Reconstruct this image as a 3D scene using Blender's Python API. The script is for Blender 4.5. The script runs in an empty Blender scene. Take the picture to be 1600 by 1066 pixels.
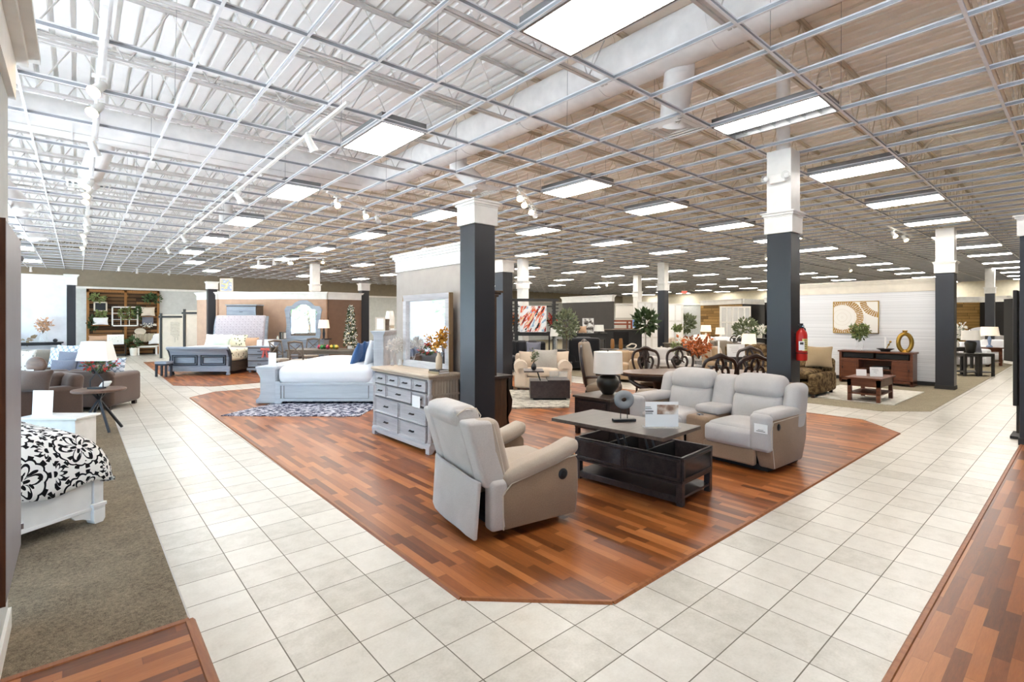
SKY, EXPO, SUN = 6.0, 0.46, 50.  # SUN: strength of the sun added for ceiling bounce
import bpy, bmesh, math, random
from mathutils import Vector, Matrix
R = math.radians; PI = math.pi; rnd = random.Random(7)
SC = bpy.context.scene; COL = SC.collection
# ---------------------------------------------------------------- site survey
# world: X runs down the right-hand aisle, Y down the left-hand aisle, camera stands over (0,0)
FPX, HZ, YAW, EYE, CZ = 785.2, 499.1, .8575, 1.746, 4.016
cY, sY = math.cos(YAW), math.sin(YAW)
CAM = -(PI/2 - YAW)                      # rotation of a thing that faces the entrance corner
def S(u, d):                             # ground point on sight line u at distance d
    l = (u-800)/FPX*d; return (d*cY+l*sY, d*sY-l*cY)
def at(u, v, z=0.):                      # point of height z on a sight line
    return S(u, FPX*(z-EYE)/(HZ-v))
def dep(x, y): return x*cY+y*sY
def wy(u, v, Y):                         # x, z on a wall of constant Y
    k = (u-800)/FPX; x = Y*(cY+k*sY)/(sY-k*cY); return x, EYE+(HZ-v)/FPX*dep(x, Y)
def wx(u, v, X):                         # y, z on a wall of constant X
    k = (u-800)/FPX; y = X*(sY-k*cY)/(cY+k*sY); return y, EYE+(HZ-v)/FPX*dep(X, y)
# ---------------------------------------------------------------- node expressions
def lin(c):
    if isinstance(c, str):
        c = c.lstrip('#'); c = [int(c[i:i+2], 16)/255 for i in (0, 2, 4)]
        c = [(x/12.92 if x <= .04045 else ((x+.055)/1.055)**2.4) for x in c]
    return (*c[:3], 1.)
class X:
    """a float socket with arithmetic"""
    def __init__(s, nt, k): s.nt, s.k = nt, k
    def _op(s, op, *o):
        n = s.nt.nodes.new('ShaderNodeMath'); n.operation = op
        for i, a in enumerate((s,)+o):
            if isinstance(a, X): s.nt.links.new(a.k, n.inputs[i])
            else: n.inputs[i].default_value = a
        return X(s.nt, n.outputs[0])
    def __add__(s, o): return s._op('ADD', o)
    __radd__ = __add__
    def __sub__(s, o): return s._op('SUBTRACT', o)
    def __mul__(s, o): return s._op('MULTIPLY', o)
    __rmul__ = __mul__
    def __truediv__(s, o): return s._op('DIVIDE', o)
    def __neg__(s): return s._op('MULTIPLY', -1.)
    def lt(s, o): return s._op('LESS_THAN', o)
    def gt(s, o): return s._op('GREATER_THAN', o)
    def fl(s): return s._op('FLOOR')
    def fr(s): return s._op('FRACT')
    def ab(s): return s._op('ABSOLUTE')
    def mx(s, o): return s._op('MAXIMUM', o)
    def mn(s, o): return s._op('MINIMUM', o)
    def sin(s): return s._op('SINE')
    def cos(s): return s._op('COSINE')
    def sq(s): return s._op('SQRT')
    def at2(s, o): return s._op('ARCTAN2', o)
    def pw(s, o): return s._op('POWER', o)
class G:
    """a material under construction"""
    def __init__(g, name):
        g.m = bpy.data.materials.new(name); g.m.use_nodes = True; g.nt = g.m.node_tree
        g.b = g.nt.nodes['Principled BSDF']; g.out = g.nt.nodes['Material Output']
    def nd(g, t, **kw):
        n = g.nt.nodes.new('ShaderNode'+t)
        for k, v in kw.items(): setattr(n, k, v)
        return n
    def ln(g, a, b): g.nt.links.new(a.k if isinstance(a, X) else a, b)
    def co(g, kind='Object'):
        if kind == 'World': s = g.nd('NewGeometry').outputs['Position']
        else: s = g.nd('TexCoord').outputs[kind]
        n = g.nd('SeparateXYZ'); g.ln(s, n.inputs[0]); g.vec = s
        return [X(g.nt, n.outputs[i]) for i in range(3)]
    def cmb(g, x, y, z=0.):
        n = g.nd('CombineXYZ')
        for i, a in enumerate((x, y, z)):
            if isinstance(a, X): g.ln(a, n.inputs[i])
            else: n.inputs[i].default_value = a
        return n.outputs[0]
    def noise(g, vec, scale, detail=3, rough=.5, out=0):
        n = g.nd('TexNoise'); n.inputs['Scale'].default_value = scale; n.inputs['Detail'].default_value = detail; n.inputs['Roughness'].default_value = rough
        g.ln(vec, n.inputs['Vector']); return X(g.nt, n.outputs[out])
    def white(g, vec):
        n = g.nd('TexWhiteNoise', noise_dimensions='3D'); g.ln(vec, n.inputs[0]); return X(g.nt, n.outputs[0])
    def vor(g, vec, scale, feature='F1', out='Distance'):
        n = g.nd('TexVoronoi', feature=feature); n.inputs['Scale'].default_value = scale; g.ln(vec, n.inputs['Vector']); return X(g.nt, n.outputs[out])
    def ramp(g, f, stops, mode='LINEAR'):
        n = g.nd('ValToRGB'); e = n.color_ramp.elements; n.color_ramp.interpolation = mode
        while len(e) < len(stops): e.new(.5)
        for q, (p, c) in zip(e, stops): q.position = p; q.color = lin(c)
        g.ln(f, n.inputs[0]); return n.outputs[0]
    def mix(g, f, a, b, mode='MIX'):
        n = g.nd('Mix', data_type='RGBA', blend_type=mode)
        for i, v in ((0, f), (6, a), (7, b)):
            if isinstance(v, X) or hasattr(v, 'is_linked'): g.ln(v, n.inputs[i])
            elif i == 0: n.inputs[0].default_value = v
            else: n.inputs[i].default_value = lin(v)
        return n.outputs[2]
    def bump(g, f, strength=.3, dist=.01):
        n = g.nd('Bump'); n.inputs['Strength'].default_value = strength; n.inputs['Distance'].default_value = dist
        g.ln(f, n.inputs['Height']); g.ln(n.outputs[0], g.b.inputs['Normal'])
    def set(g, col=None, rough=.5, metal=0., spec=.5, **kw):
        if col is not None:
            if isinstance(col, (str, tuple)): g.b.inputs['Base Color'].default_value = lin(col)
            else: g.ln(col, g.b.inputs['Base Color'])
        if isinstance(rough, X): g.ln(rough, g.b.inputs['Roughness'])
        else: g.b.inputs['Roughness'].default_value = rough
        g.b.inputs['Metallic'].default_value = metal; g.b.inputs['Specular IOR Level'].default_value = spec
        for k, v in kw.items(): g.b.inputs[k.replace('_', ' ')].default_value = v
        return g.m
def plain(name, c, rough=.5, metal=0., spec=.5, var=.06, scale=6., bump=0., bscale=200., **kw):
    """painted / plastic / metal surface with slight tonal variation"""
    g = G(name); g.co(); col = c
    if var:
        n = g.noise(g.vec, scale, 4); h = lin(c); lo = tuple(x*(1-var) for x in h[:3]); hi = tuple(min(1, x*(1+var)) for x in h[:3])
        col = g.ramp(n, [(.3, lo), (.7, hi)])
    if bump: g.bump(g.noise(g.vec, bscale, 2), bump, .004)
    return g.set(col, rough, metal, spec, **kw)
def fabric(name, c, c2=None, scale=260., bump=.35, rough=.95, blotch=.12):
    g = G(name); x, y, z = g.co(); h = lin(c); k = lin(c2) if c2 else tuple(a*.72 for a in h)
    n = g.noise(g.vec, scale, 2); big = g.noise(g.vec, 5., 4)
    a = g.mix(n, k[:3], h[:3]); lo = g.ramp(big, [(.25, (1-blotch,)*3), (.75, (1., 1., 1.))])
    g.bump(n, bump, .003); return g.set(g.mix(1., a, lo, 'MULTIPLY'), rough, spec=.2, Sheen_Weight=.25)
def wood(name, c1, c2, axis=0, scale=1., rough=.4, spec=.4, streak=18.):
    g = G(name); p = g.co(); q = list(p); q[axis] = q[axis]*.09
    v = g.cmb(*q); n = g.noise(v, streak*scale, 5, .6); n2 = g.noise(v, streak*4*scale, 3)
    f = n*.75+n2*.25; g.bump(f, .08, .003)
    return g.set(g.ramp(f, [(.3, c1), (.68, c2)]), rough, spec=spec)
def emit(name, c, s):
    g = G(name); g.set(c, .5); g.b.inputs['Emission Color'].default_value = lin(c); g.b.inputs['Emission Strength'].default_value = s; return g.m
M = {}
# ---------------------------------------------------------------- mesh helpers
def T(loc=(0, 0, 0), rz=0., rx=0., ry=0.): return Matrix.Translation(loc) @ Matrix.Rotation(rz, 4, 'Z') @ Matrix.Rotation(ry, 4, 'Y') @ Matrix.Rotation(rx, 4, 'X')
def cr(P, k=4, R0=None):
    """smooth curve through the points (and radii, when given)"""
    P = [Vector(p) for p in P]; out = []; rr = []
    for i in range(len(P)-1):
        a, b, c, d = P[max(i-1, 0)], P[i], P[i+1], P[min(i+2, len(P)-1)]
        for j in range(k):
            t = j/k; out.append(.5*((2*b)+(c-a)*t+(2*a-5*b+4*c-d)*t*t+(3*b-a-3*c+d)*t**3))
            if R0: rr.append(R0[i]+(R0[i+1]-R0[i])*t)
    out.append(P[-1])
    if R0: return out, rr+[R0[-1]]
    return out
class MB:
    def __init__(s): s.v, s.f, s.uv = [], [], None
    def add(s, vs, fs, m=None):
        o = len(s.v); s.v += [tuple(m @ Vector(p)) if m else tuple(p) for p in vs]; s.f += [tuple(i+o for i in q) for q in fs]; return s
    def box(s, c, size, m=None):
        x, y, z = c; a, b, h = size[0]/2, size[1]/2, size[2]/2
        vs = [(x+i*a, y+j*b, z+k*h) for i in (-1, 1) for j in (-1, 1) for k in (-1, 1)]
        return s.add(vs, [(0, 1, 3, 2), (4, 6, 7, 5), (0, 4, 5, 1), (2, 3, 7, 6), (0, 2, 6, 4), (1, 5, 7, 3)], m)
    def rbox(s, c, size, r=.02, n=3, k=3, puff=(0, 0, 0), m=None, warp=None):
        """rounded, optionally puffed box; warp(p)->p acts in local space"""
        h = [x/2 for x in size]; r = min(r, *[x*.999 for x in h]); ax = []
        for a in h:
            e = [a-r+r*math.tan(PI/4*i/n) for i in range(n+1)]; e[-1] = a
            mid = [-(a-r)+2*(a-r)*i/k for i in range(1, k)]
            ax.append([-q for q in reversed(e)]+mid+e)
        L = [len(a)-1 for a in ax]; idx = {}; vs = []; fs = []
        def vid(i, j, q):
            if (i, j, q) not in idx:
                p = [ax[0][i], ax[1][j], ax[2][q]]; inn = [max(-(h[t]-r), min(h[t]-r, p[t])) for t in range(3)]
                d = Vector([p[t]-inn[t] for t in range(3)])
                if d.length > 1e-9: d = d.normalized()*r
                w = [inn[t]+d[t] for t in range(3)]; nn = [w[t]/h[t] for t in range(3)]
                for t in range(3):
                    if puff[t]: w[t] += puff[t]*nn[t]*max(0, (1-nn[(t+1) % 3]**2))*max(0, (1-nn[(t+2) % 3]**2))
                p = Vector(w)
                if warp: p = Vector(warp(p))
                idx[i, j, q] = len(vs); vs.append(tuple(p+Vector(c)))
            return idx[i, j, q]
        for t, (a, b) in enumerate(((1, 2), (2, 0), (0, 1))):
            for side in (0, L[t]):
                for i in range(L[a]):
                    for j in range(L[b]):
                        def g(i, j):
                            e = [0, 0, 0]; e[t] = side; e[a] = i; e[b] = j; return vid(*e)
                        q = (g(i, j), g(i+1, j), g(i+1, j+1), g(i, j+1)); fs.append(q if side else q[::-1])
        return s.add(vs, fs, m)
    def lathe(s, prof, c=(0, 0, 0), n=20, m=None, cap=True):
        vs, fs = [], []
        for r, z in prof:
            for i in range(n): vs.append((c[0]+r*math.cos(2*PI*i/n), c[1]+r*math.sin(2*PI*i/n), c[2]+z))
        for k in range(len(prof)-1):
            for i in range(n): fs.append((k*n+i, k*n+(i+1) % n, (k+1)*n+(i+1) % n, (k+1)*n+i))
        if cap: fs.append(tuple(range(n))[::-1]); fs.append(tuple(range((len(prof)-1)*n, len(prof)*n)))
        return s.add(vs, fs, m)
    def tube(s, pts, r=.01, n=8, m=None, closed=False):
        P = [Vector(p) for p in pts]; vs, fs = [], []; L = len(P)
        rr = r if isinstance(r, (list, tuple)) else [r]*L
        up = None
        for i, p in enumerate(P):
            t = (P[(i+1) % L]-P[i-1]) if closed else (P[min(i+1, L-1)]-P[max(i-1, 0)])
            t.normalize()
            if up is None: up = Vector((0, 0, 1)) if abs(t.z) < .9 else Vector((1, 0, 0))
            a = t.cross(up)
            if a.length < 1e-4: a = t.orthogonal()
            a.normalize(); b = a.cross(t); up = b
            for k in range(n): vs.append(p+a*rr[i]*math.cos(2*PI*k/n)+b*rr[i]*math.sin(2*PI*k/n))
        for i in range(L if closed else L-1):
            j = (i+1) % L
            for k in range(n): fs.append((i*n+k, i*n+(k+1) % n, j*n+(k+1) % n, j*n+k))
        if not closed: fs.append(tuple(range(n))[::-1]); fs.append(tuple(range((L-1)*n, L*n)))
        return s.add(vs, fs, m)
    def prism(s, poly, a, b, axis=2, m=None):
        """polygon extruded along an axis from a to b; poly in the two other axes (y,z / x,z / x,y)"""
        n = len(poly); vs = []
        for w in (a, b):
            for p in poly: vs.append({0: (w, p[0], p[1]), 1: (p[0], w, p[1]), 2: (p[0], p[1], w)}[axis])
        fs = [tuple(range(n))[::-1], tuple(range(n, 2*n))]+[(i, (i+1) % n, n+(i+1) % n, n+i) for i in range(n)]
        return s.add(vs, fs, m)
    def ball(s, c, r, n=12, k=8, m=None, sq=(1, 1, 1)):
        prof = [(max(1e-4, r*math.sin(PI*i/k)), -r*math.cos(PI*i/k)) for i in range(k+1)]
        vs0 = MB().lathe(prof, n=n); return s.add([(c[0]+p[0]*sq[0], c[1]+p[1]*sq[1], c[2]+p[2]*sq[2]) for p in vs0.v], vs0.f, m)
    def leaves(s, c, rad, n, size=.05, seed=1, up=.2, shell=.3):
        q = random.Random(seed)
        for _ in range(n):
            while True:
                p = Vector((q.uniform(-1, 1), q.uniform(-1, 1), q.uniform(-1, 1)))
                if shell < p.length < 1: break
            d = (p.normalized()+Vector((q.uniform(-.7, .7), q.uniform(-.7, .7), q.uniform(-.6, .6)+up))).normalized()
            w = d.cross(Vector((q.uniform(-1, 1), q.uniform(-1, 1), q.uniform(-1, 1)))).normalized()
            o = Vector(c)+Vector((p.x*rad[0], p.y*rad[1], p.z*rad[2])); L = size*q.uniform(.7, 1.3); W = L*.28
            nn = d.cross(w)*W*.4
            s.add([o, o+d*L*.45+w*W-nn*.3, o+d*L, o+d*L*.45-w*W-nn*.3, o+d*L*.45+nn], [(0, 1, 4), (1, 2, 4), (2, 3, 4), (3, 0, 4)])
        return s
    def build(s, name, mat, parent=None, smooth=True, ang=40, loc=None, rz=0., bev=0.):
        me = bpy.data.meshes.new(name); me.from_pydata(s.v, [], s.f); me.validate()
        bm = bmesh.new(); bm.from_mesh(me); bmesh.ops.remove_doubles(bm, verts=bm.verts, dist=1e-6); bmesh.ops.recalc_face_normals(bm, faces=bm.faces)
        if bev: bmesh.ops.bevel(bm, geom=list(bm.edges), offset=bev, segments=2, affect='EDGES', profile=.5, clamp_overlap=True)
        bm.to_mesh(me); bm.free()
        if bev and ang == 40: ang = 22
        if smooth:
            me.shade_smooth()
            try: me.set_sharp_from_angle(angle=R(ang))
            except Exception: pass
        o = bpy.data.objects.new(name, me); COL.objects.link(o)
        me.materials.append(M[mat] if isinstance(mat, str) else mat)
        if parent: o.parent = parent
        if loc: o.location = loc
        if rz: o.rotation_euler.z = rz
        return o
def tag(o, label, cat, group=None):
    o['label'] = label; o['category'] = cat
    if group: o['group'] = group
    return o
def thing(name, label, cat, loc, rz=0., group=None):
    o = bpy.data.objects.new(name, None); COL.objects.link(o); o.empty_display_size = .1
    o.location = (*loc[:2], loc[2] if len(loc) > 2 else 0.); o.rotation_euler.z = rz
    return tag(o, label, cat, group)
def two_mat(o, mat, test):
    o.data.materials.append(M[mat])
    for p in o.data.polygons:
        if test(p.center): p.material_index = 1
    return o
def struct(o): o['kind'] = 'structure'; return o
KID = {}
def copy_tree(o, loc=None, rz=None, label=None, parent=None):
    c = o.copy(); COL.objects.link(c)
    if parent: c.parent = parent
    if loc: c.location = (*loc[:2], loc[2] if len(loc) > 2 else 0.)
    if rz is not None: c.rotation_euler.z = rz
    if label: c['label'] = label
    for ch in [q for q in bpy.data.objects if q.parent == o]: copy_tree(ch, parent=c)
    return c
ORD = ['first', 'second', 'third', 'fourth', 'fifth', 'sixth', 'seventh', 'eighth', 'ninth', 'tenth', 'eleventh', 'twelfth', 'thirteenth', 'fourteenth', 'fifteenth', 'sixteenth', 'seventeenth', 'eighteenth']
# ================================================================ materials
def tile_floor():
    g = G('tile'); x, y, z = g.co('World'); t = .3302
    u = (x-1.487)/t; v = (y-1.932)/t
    cell = g.cmb(u.fl(), v.fl()); rn = g.white(cell)
    e = (u.fr()-.5).ab().mx((v.fr()-.5).ab()); gr = e.gt(.5-.0095)
    n = g.noise(g.vec, 9., 6, .65); n2 = g.noise(g.vec, 70., 4, .6)
    f = n*.55+n2*.3+rn*.25
    c = g.ramp(f, [(.3, '#b2ada1'), (.55, '#cbc6bc'), (.8, '#d9d5cc')])
    g.bump(gr*-1.+n2*.1, .25, .004)
    return g.set(g.mix(gr, c, '#6b6358'), gr*.4+.3, spec=.45)
def laminate(name, along):
    g = G(name); p = g.co('World'); a, b = (p[0], p[1]) if along == 'x' else (p[1], p[0])
    r = b/.068; row = r.fl(); off = g.white(g.cmb(row, 3.3)); u = a/.62+off*7.; col = u.fl()
    tone = g.white(g.cmb(row, col)); q = g.cmb(a*1.2, b*14., tone*9.)
    n = g.noise(q, 4., 5, .6); n2 = g.noise(q, 16., 3)
    f = tone*.62+n*.3+n2*.12
    c = g.ramp(f, [(.15, '#552b14'), (.38, '#7b4420'), (.6, '#9a5a2e'), (.85, '#b27240')])
    e = (r.fr()-.5).ab().gt(.487).mx((u.fr()-.5).ab().gt(.4965)); g.bump(n2*.2-e*.3, .02, .001)
    return g.set(g.mix(e*.35, c, '#3a1608'), n*.1+.27, spec=.3)
def carpet(name, a, b):
    g = G(name); g.co('World'); n = g.noise(g.vec, 170., 3, .7); n2 = g.noise(g.vec, 3.5, 3); n3 = g.noise(g.vec, 45., 3)
    g.bump(n, .6, .006); return g.set(g.ramp(n*.6+n3*.3+n2*.15, [(.38, a), (.68, b)]), .97, spec=.1)
def planks(name, c1, c2, h=.11, axis=0, along=.9, gap='#40331f', gw=.475, rough=.7):
    """wall boards: rows along z, random tone per board"""
    g = G(name); p = g.co('Object'); r = p[2]/h; row = r.fl(); off = g.white(g.cmb(row, 1.7)); u = p[axis]/along+off*5.
    tone = g.white(g.cmb(row, u.fl())); n = g.noise(g.cmb(p[axis]*1.5, p[2]*22., tone*8.), 3., 5, .65)
    e = (r.fr()-.5).ab().gt(gw).mx((u.fr()-.5).ab().gt(.494))
    c = g.ramp(tone*.6+n*.4, [(.2, c1), (.75, c2)]); g.bump(n*.4-e, .3, .006)
    return g.set(g.mix(e, c, gap), rough, spec=.25)
def whitebrick():
    g = G('white_boards'); p = g.co('Object'); h = .1; r = p[2]/h; row = r.fl(); off = g.white(g.cmb(row, 2.2)); u = p[1]/1.15+off*4.
    n = g.noise(g.cmb(p[1]*1.2, p[2]*14.), 3., 6, .7); k = g.vor(g.cmb(p[1]*1.0, p[2]*2.2), 2.2)
    e = (r.fr()-.5).ab().gt(.48).mx((u.fr()-.5).ab().gt(.496)); knot = k.lt(.045)
    c = g.ramp(n, [(.25, '#c9c9cc'), (.6, '#eeeef0')]); c = g.mix(e*.55, c, '#9a9a9c'); g.bump(n*.3-e, .3, .005)
    return g.set(g.mix(knot*.5, c, '#8f8d8c'), .6, spec=.3)
def shag(name, a, b, scale=9.):
    g = G(name); g.co(); n = g.noise(g.vec, scale, 5, .7); f = g.noise(g.vec, 150., 3)
    g.bump(f, .9, .02); return g.set(g.ramp(n*.7+f*.3, [(.4, a), (.58, b)]), .98, spec=.1)
def damask():
    """black ogee medallions on white, laid out in the cloth's own uv (metres)"""
    g = G('damask'); x, y, z = g.co('UV'); W, H = .62, .5; k_ = 1.38
    x = x*k_; y = y*k_; u = x/W; row = u.fl(); u0 = (u.fr()-.5)*W; v = y/H+(row*.5); v0 = (v.fr()-.5)*H
    n = g.noise(g.vec, 6., 2)*.06-.03; px = u0+n; py = v0+n
    r = (px*px+py*py*1.35).sq(); th = py.at2(px)
    sc = (th*7.).cos().ab()
    rim = (r-(sc*.022+.222)).ab().lt(.011)                         # scalloped outer rim
    dots = (r-.262).ab().lt(.02)*((th*13.).cos().gt(.25))           # bead border
    pet = ((th*3.).cos().ab()*.13+.055); flower = (r-pet).ab().lt(.016)
    fill = r.lt((th*6.).cos()*.03+.062)*(r.gt(.03))
    leaf = (((th*9.+r*26.).sin())*((th*4.-r*14.).cos())).gt(.42)*r.gt(.085)*r.lt(.195)
    q = (px.ab()-.31)*(px.ab()-.31)+(py.ab()-.25)*(py.ab()-.25)*1.3; q = q.sq()
    th2 = (py.ab()-.25).at2(px.ab()-.31)
    cor = (q-((th2*6.).cos().ab()*.05+.06)).ab().lt(.017).mx(q.lt(.03)).mx((((th2*8.+q*30.).sin()).gt(.35))*q.lt(.15)*q.gt(.085)*r.gt(.29))
    f = rim.mx(dots).mx(flower).mx(fill).mx(leaf).mx(cor)
    fine = g.noise(g.vec, 300., 2); g.bump(fine, .2, .002)
    return g.set(g.mix(f, '#e9e7e2', '#131012'), .9, spec=.2)
def tweed(name, a, b): return fabric(name, a, b, 190., .5)
def rugpat(name, bg, fg, scale, rough=.95, mid='#6d7184'):
    g = G(name); x, y, z = g.co(); n = g.noise(g.vec, scale, 6, .72); 
    w = g.noise(g.vec, 220., 2); g.bump(w, .5, .004)
    return g.set(g.ramp(n, [(.44, bg), (.5, mid), (.56, fg)]), rough, spec=.1)
def lattice(name, bg, fg, s=.12, w=.06):
    g = G(name); x, y, z = g.co(); a = ((x+z)/s).fr()-.5; b = ((x-z)/s).fr()-.5
    f = a.ab().lt(w).mx(b.ab().lt(w)).mx(((a*a+b*b).sq()-.25).ab().lt(w*.6)); return g.set(g.mix(f, bg, fg), .9, spec=.2)
def stripes(name, a, b, s, axis=0):
    g = G(name); p = g.co(); f = (p[axis]/s).fr().gt(.5); return g.set(g.mix(f, a, b), .9, spec=.2)
def floral(name, bg, c1, c2, scale=9.):
    g = G(name); g.co(); v = g.vor(g.vec, scale); n = g.noise(g.vec, scale*2.2, 3); f = v.lt(.3)*n.gt(.45); k = v.lt(.16)
    return g.set(g.mix(k, g.mix(f, bg, c1), c2), .9, spec=.2)
def abstract():
    g = G('abstract_paint'); x, y, z = g.co(); d = x*.86-z*.5; e = x*.5+z*.86
    n = g.noise(g.cmb(d*4.2+.7, e*.9), 1.5, 3, .5); n2 = g.noise(g.cmb(d*6.+4., e*1.1+2.), 1.4, 2); k = g.noise(g.cmb(d*5.-3., e*2.2+5.), 1.5, 2)
    c = g.ramp(n, [(.0, '#cfd8e6'), (.36, '#f2f2f4'), (.47, '#f4f1ee'), (.53, '#dd6a2c'), (.575, '#e8442a'), (.6, '#f1eff0'), (.62, '#eebf5c'), (.69, '#f3f2f3'), (.9, '#a9c4d8')])
    c = g.mix(n2.gt(.6), c, '#8e2a22'); c = g.mix(k.gt(.635), c, '#17181c'); c = g.mix(k.lt(.37), c, '#9db9cf')
    return g.set(c, .6)
def rings_art():
    g = G('ring_art'); x, y, z = g.co(); n = g.noise(g.vec, 26., 3)
    def ring(cx, cz, r0, r1):
        r = ((x-cx)*(x-cx)+(z-cz)*(z-cz)).sq(); th = (z-cz).at2(x-cx); j = n*.05-.025
        return (r+j).gt(r0)*(r+j).lt(r1)*((th*52.+n*7.).sin().gt(-.75)), ((r*62.).sin().gt(.93))*r.lt(r0*.92)
    a, ra = ring(-.33, .46, .36, .53); b, rb = ring(.6, .95, .34, .5)
    c = g.mix(ra*.25, '#efeae2', '#b9a78b'); return g.set(g.mix(a.mx(b), c, '#a9803f'), .7)
def photo(name, bg, seedv, cols, x0=0.):
    """small printed picture: soft blobs of tone"""
    g = G(name); x, y, z = g.co(); n = g.noise(g.cmb(x*4.+seedv, z*5.), 1.8, 3); return g.set(g.ramp(n, [(.35, bg)]+[(.45+.12*i, c) for i, c in enumerate(cols)]), .6)
def glassy(name, c, a=.25, rough=.03):
    g = G(name); g.set(c, rough, spec=.6); t = g.nd('BsdfTransparent'); m = g.nd('MixShader'); m.inputs[0].default_value = a
    g.ln(t.outputs[0], m.inputs[1]); g.ln(g.b.outputs[0], m.inputs[2]); g.ln(m.outputs[0], g.out.inputs[0]); return g.m
def tufted():
    g = G('tufted'); x, y, z = g.co(); a = ((x+z*1.15)/.21).fr()-.5; b = ((x-z*1.15)/.21).fr()-.5; r = (a*a+b*b).sq()
    g.bump(r.mn(.3), 1., .03); k = (a.ab().gt(.47)).mx(b.ab().gt(.47)); d = (a.ab().gt(.4))*(b.ab().gt(.4))
    return g.set(g.mix(d*.6, g.mix(k*.12, '#bdb6bd', '#857f88'), '#77737c'), .9, spec=.2)
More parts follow.
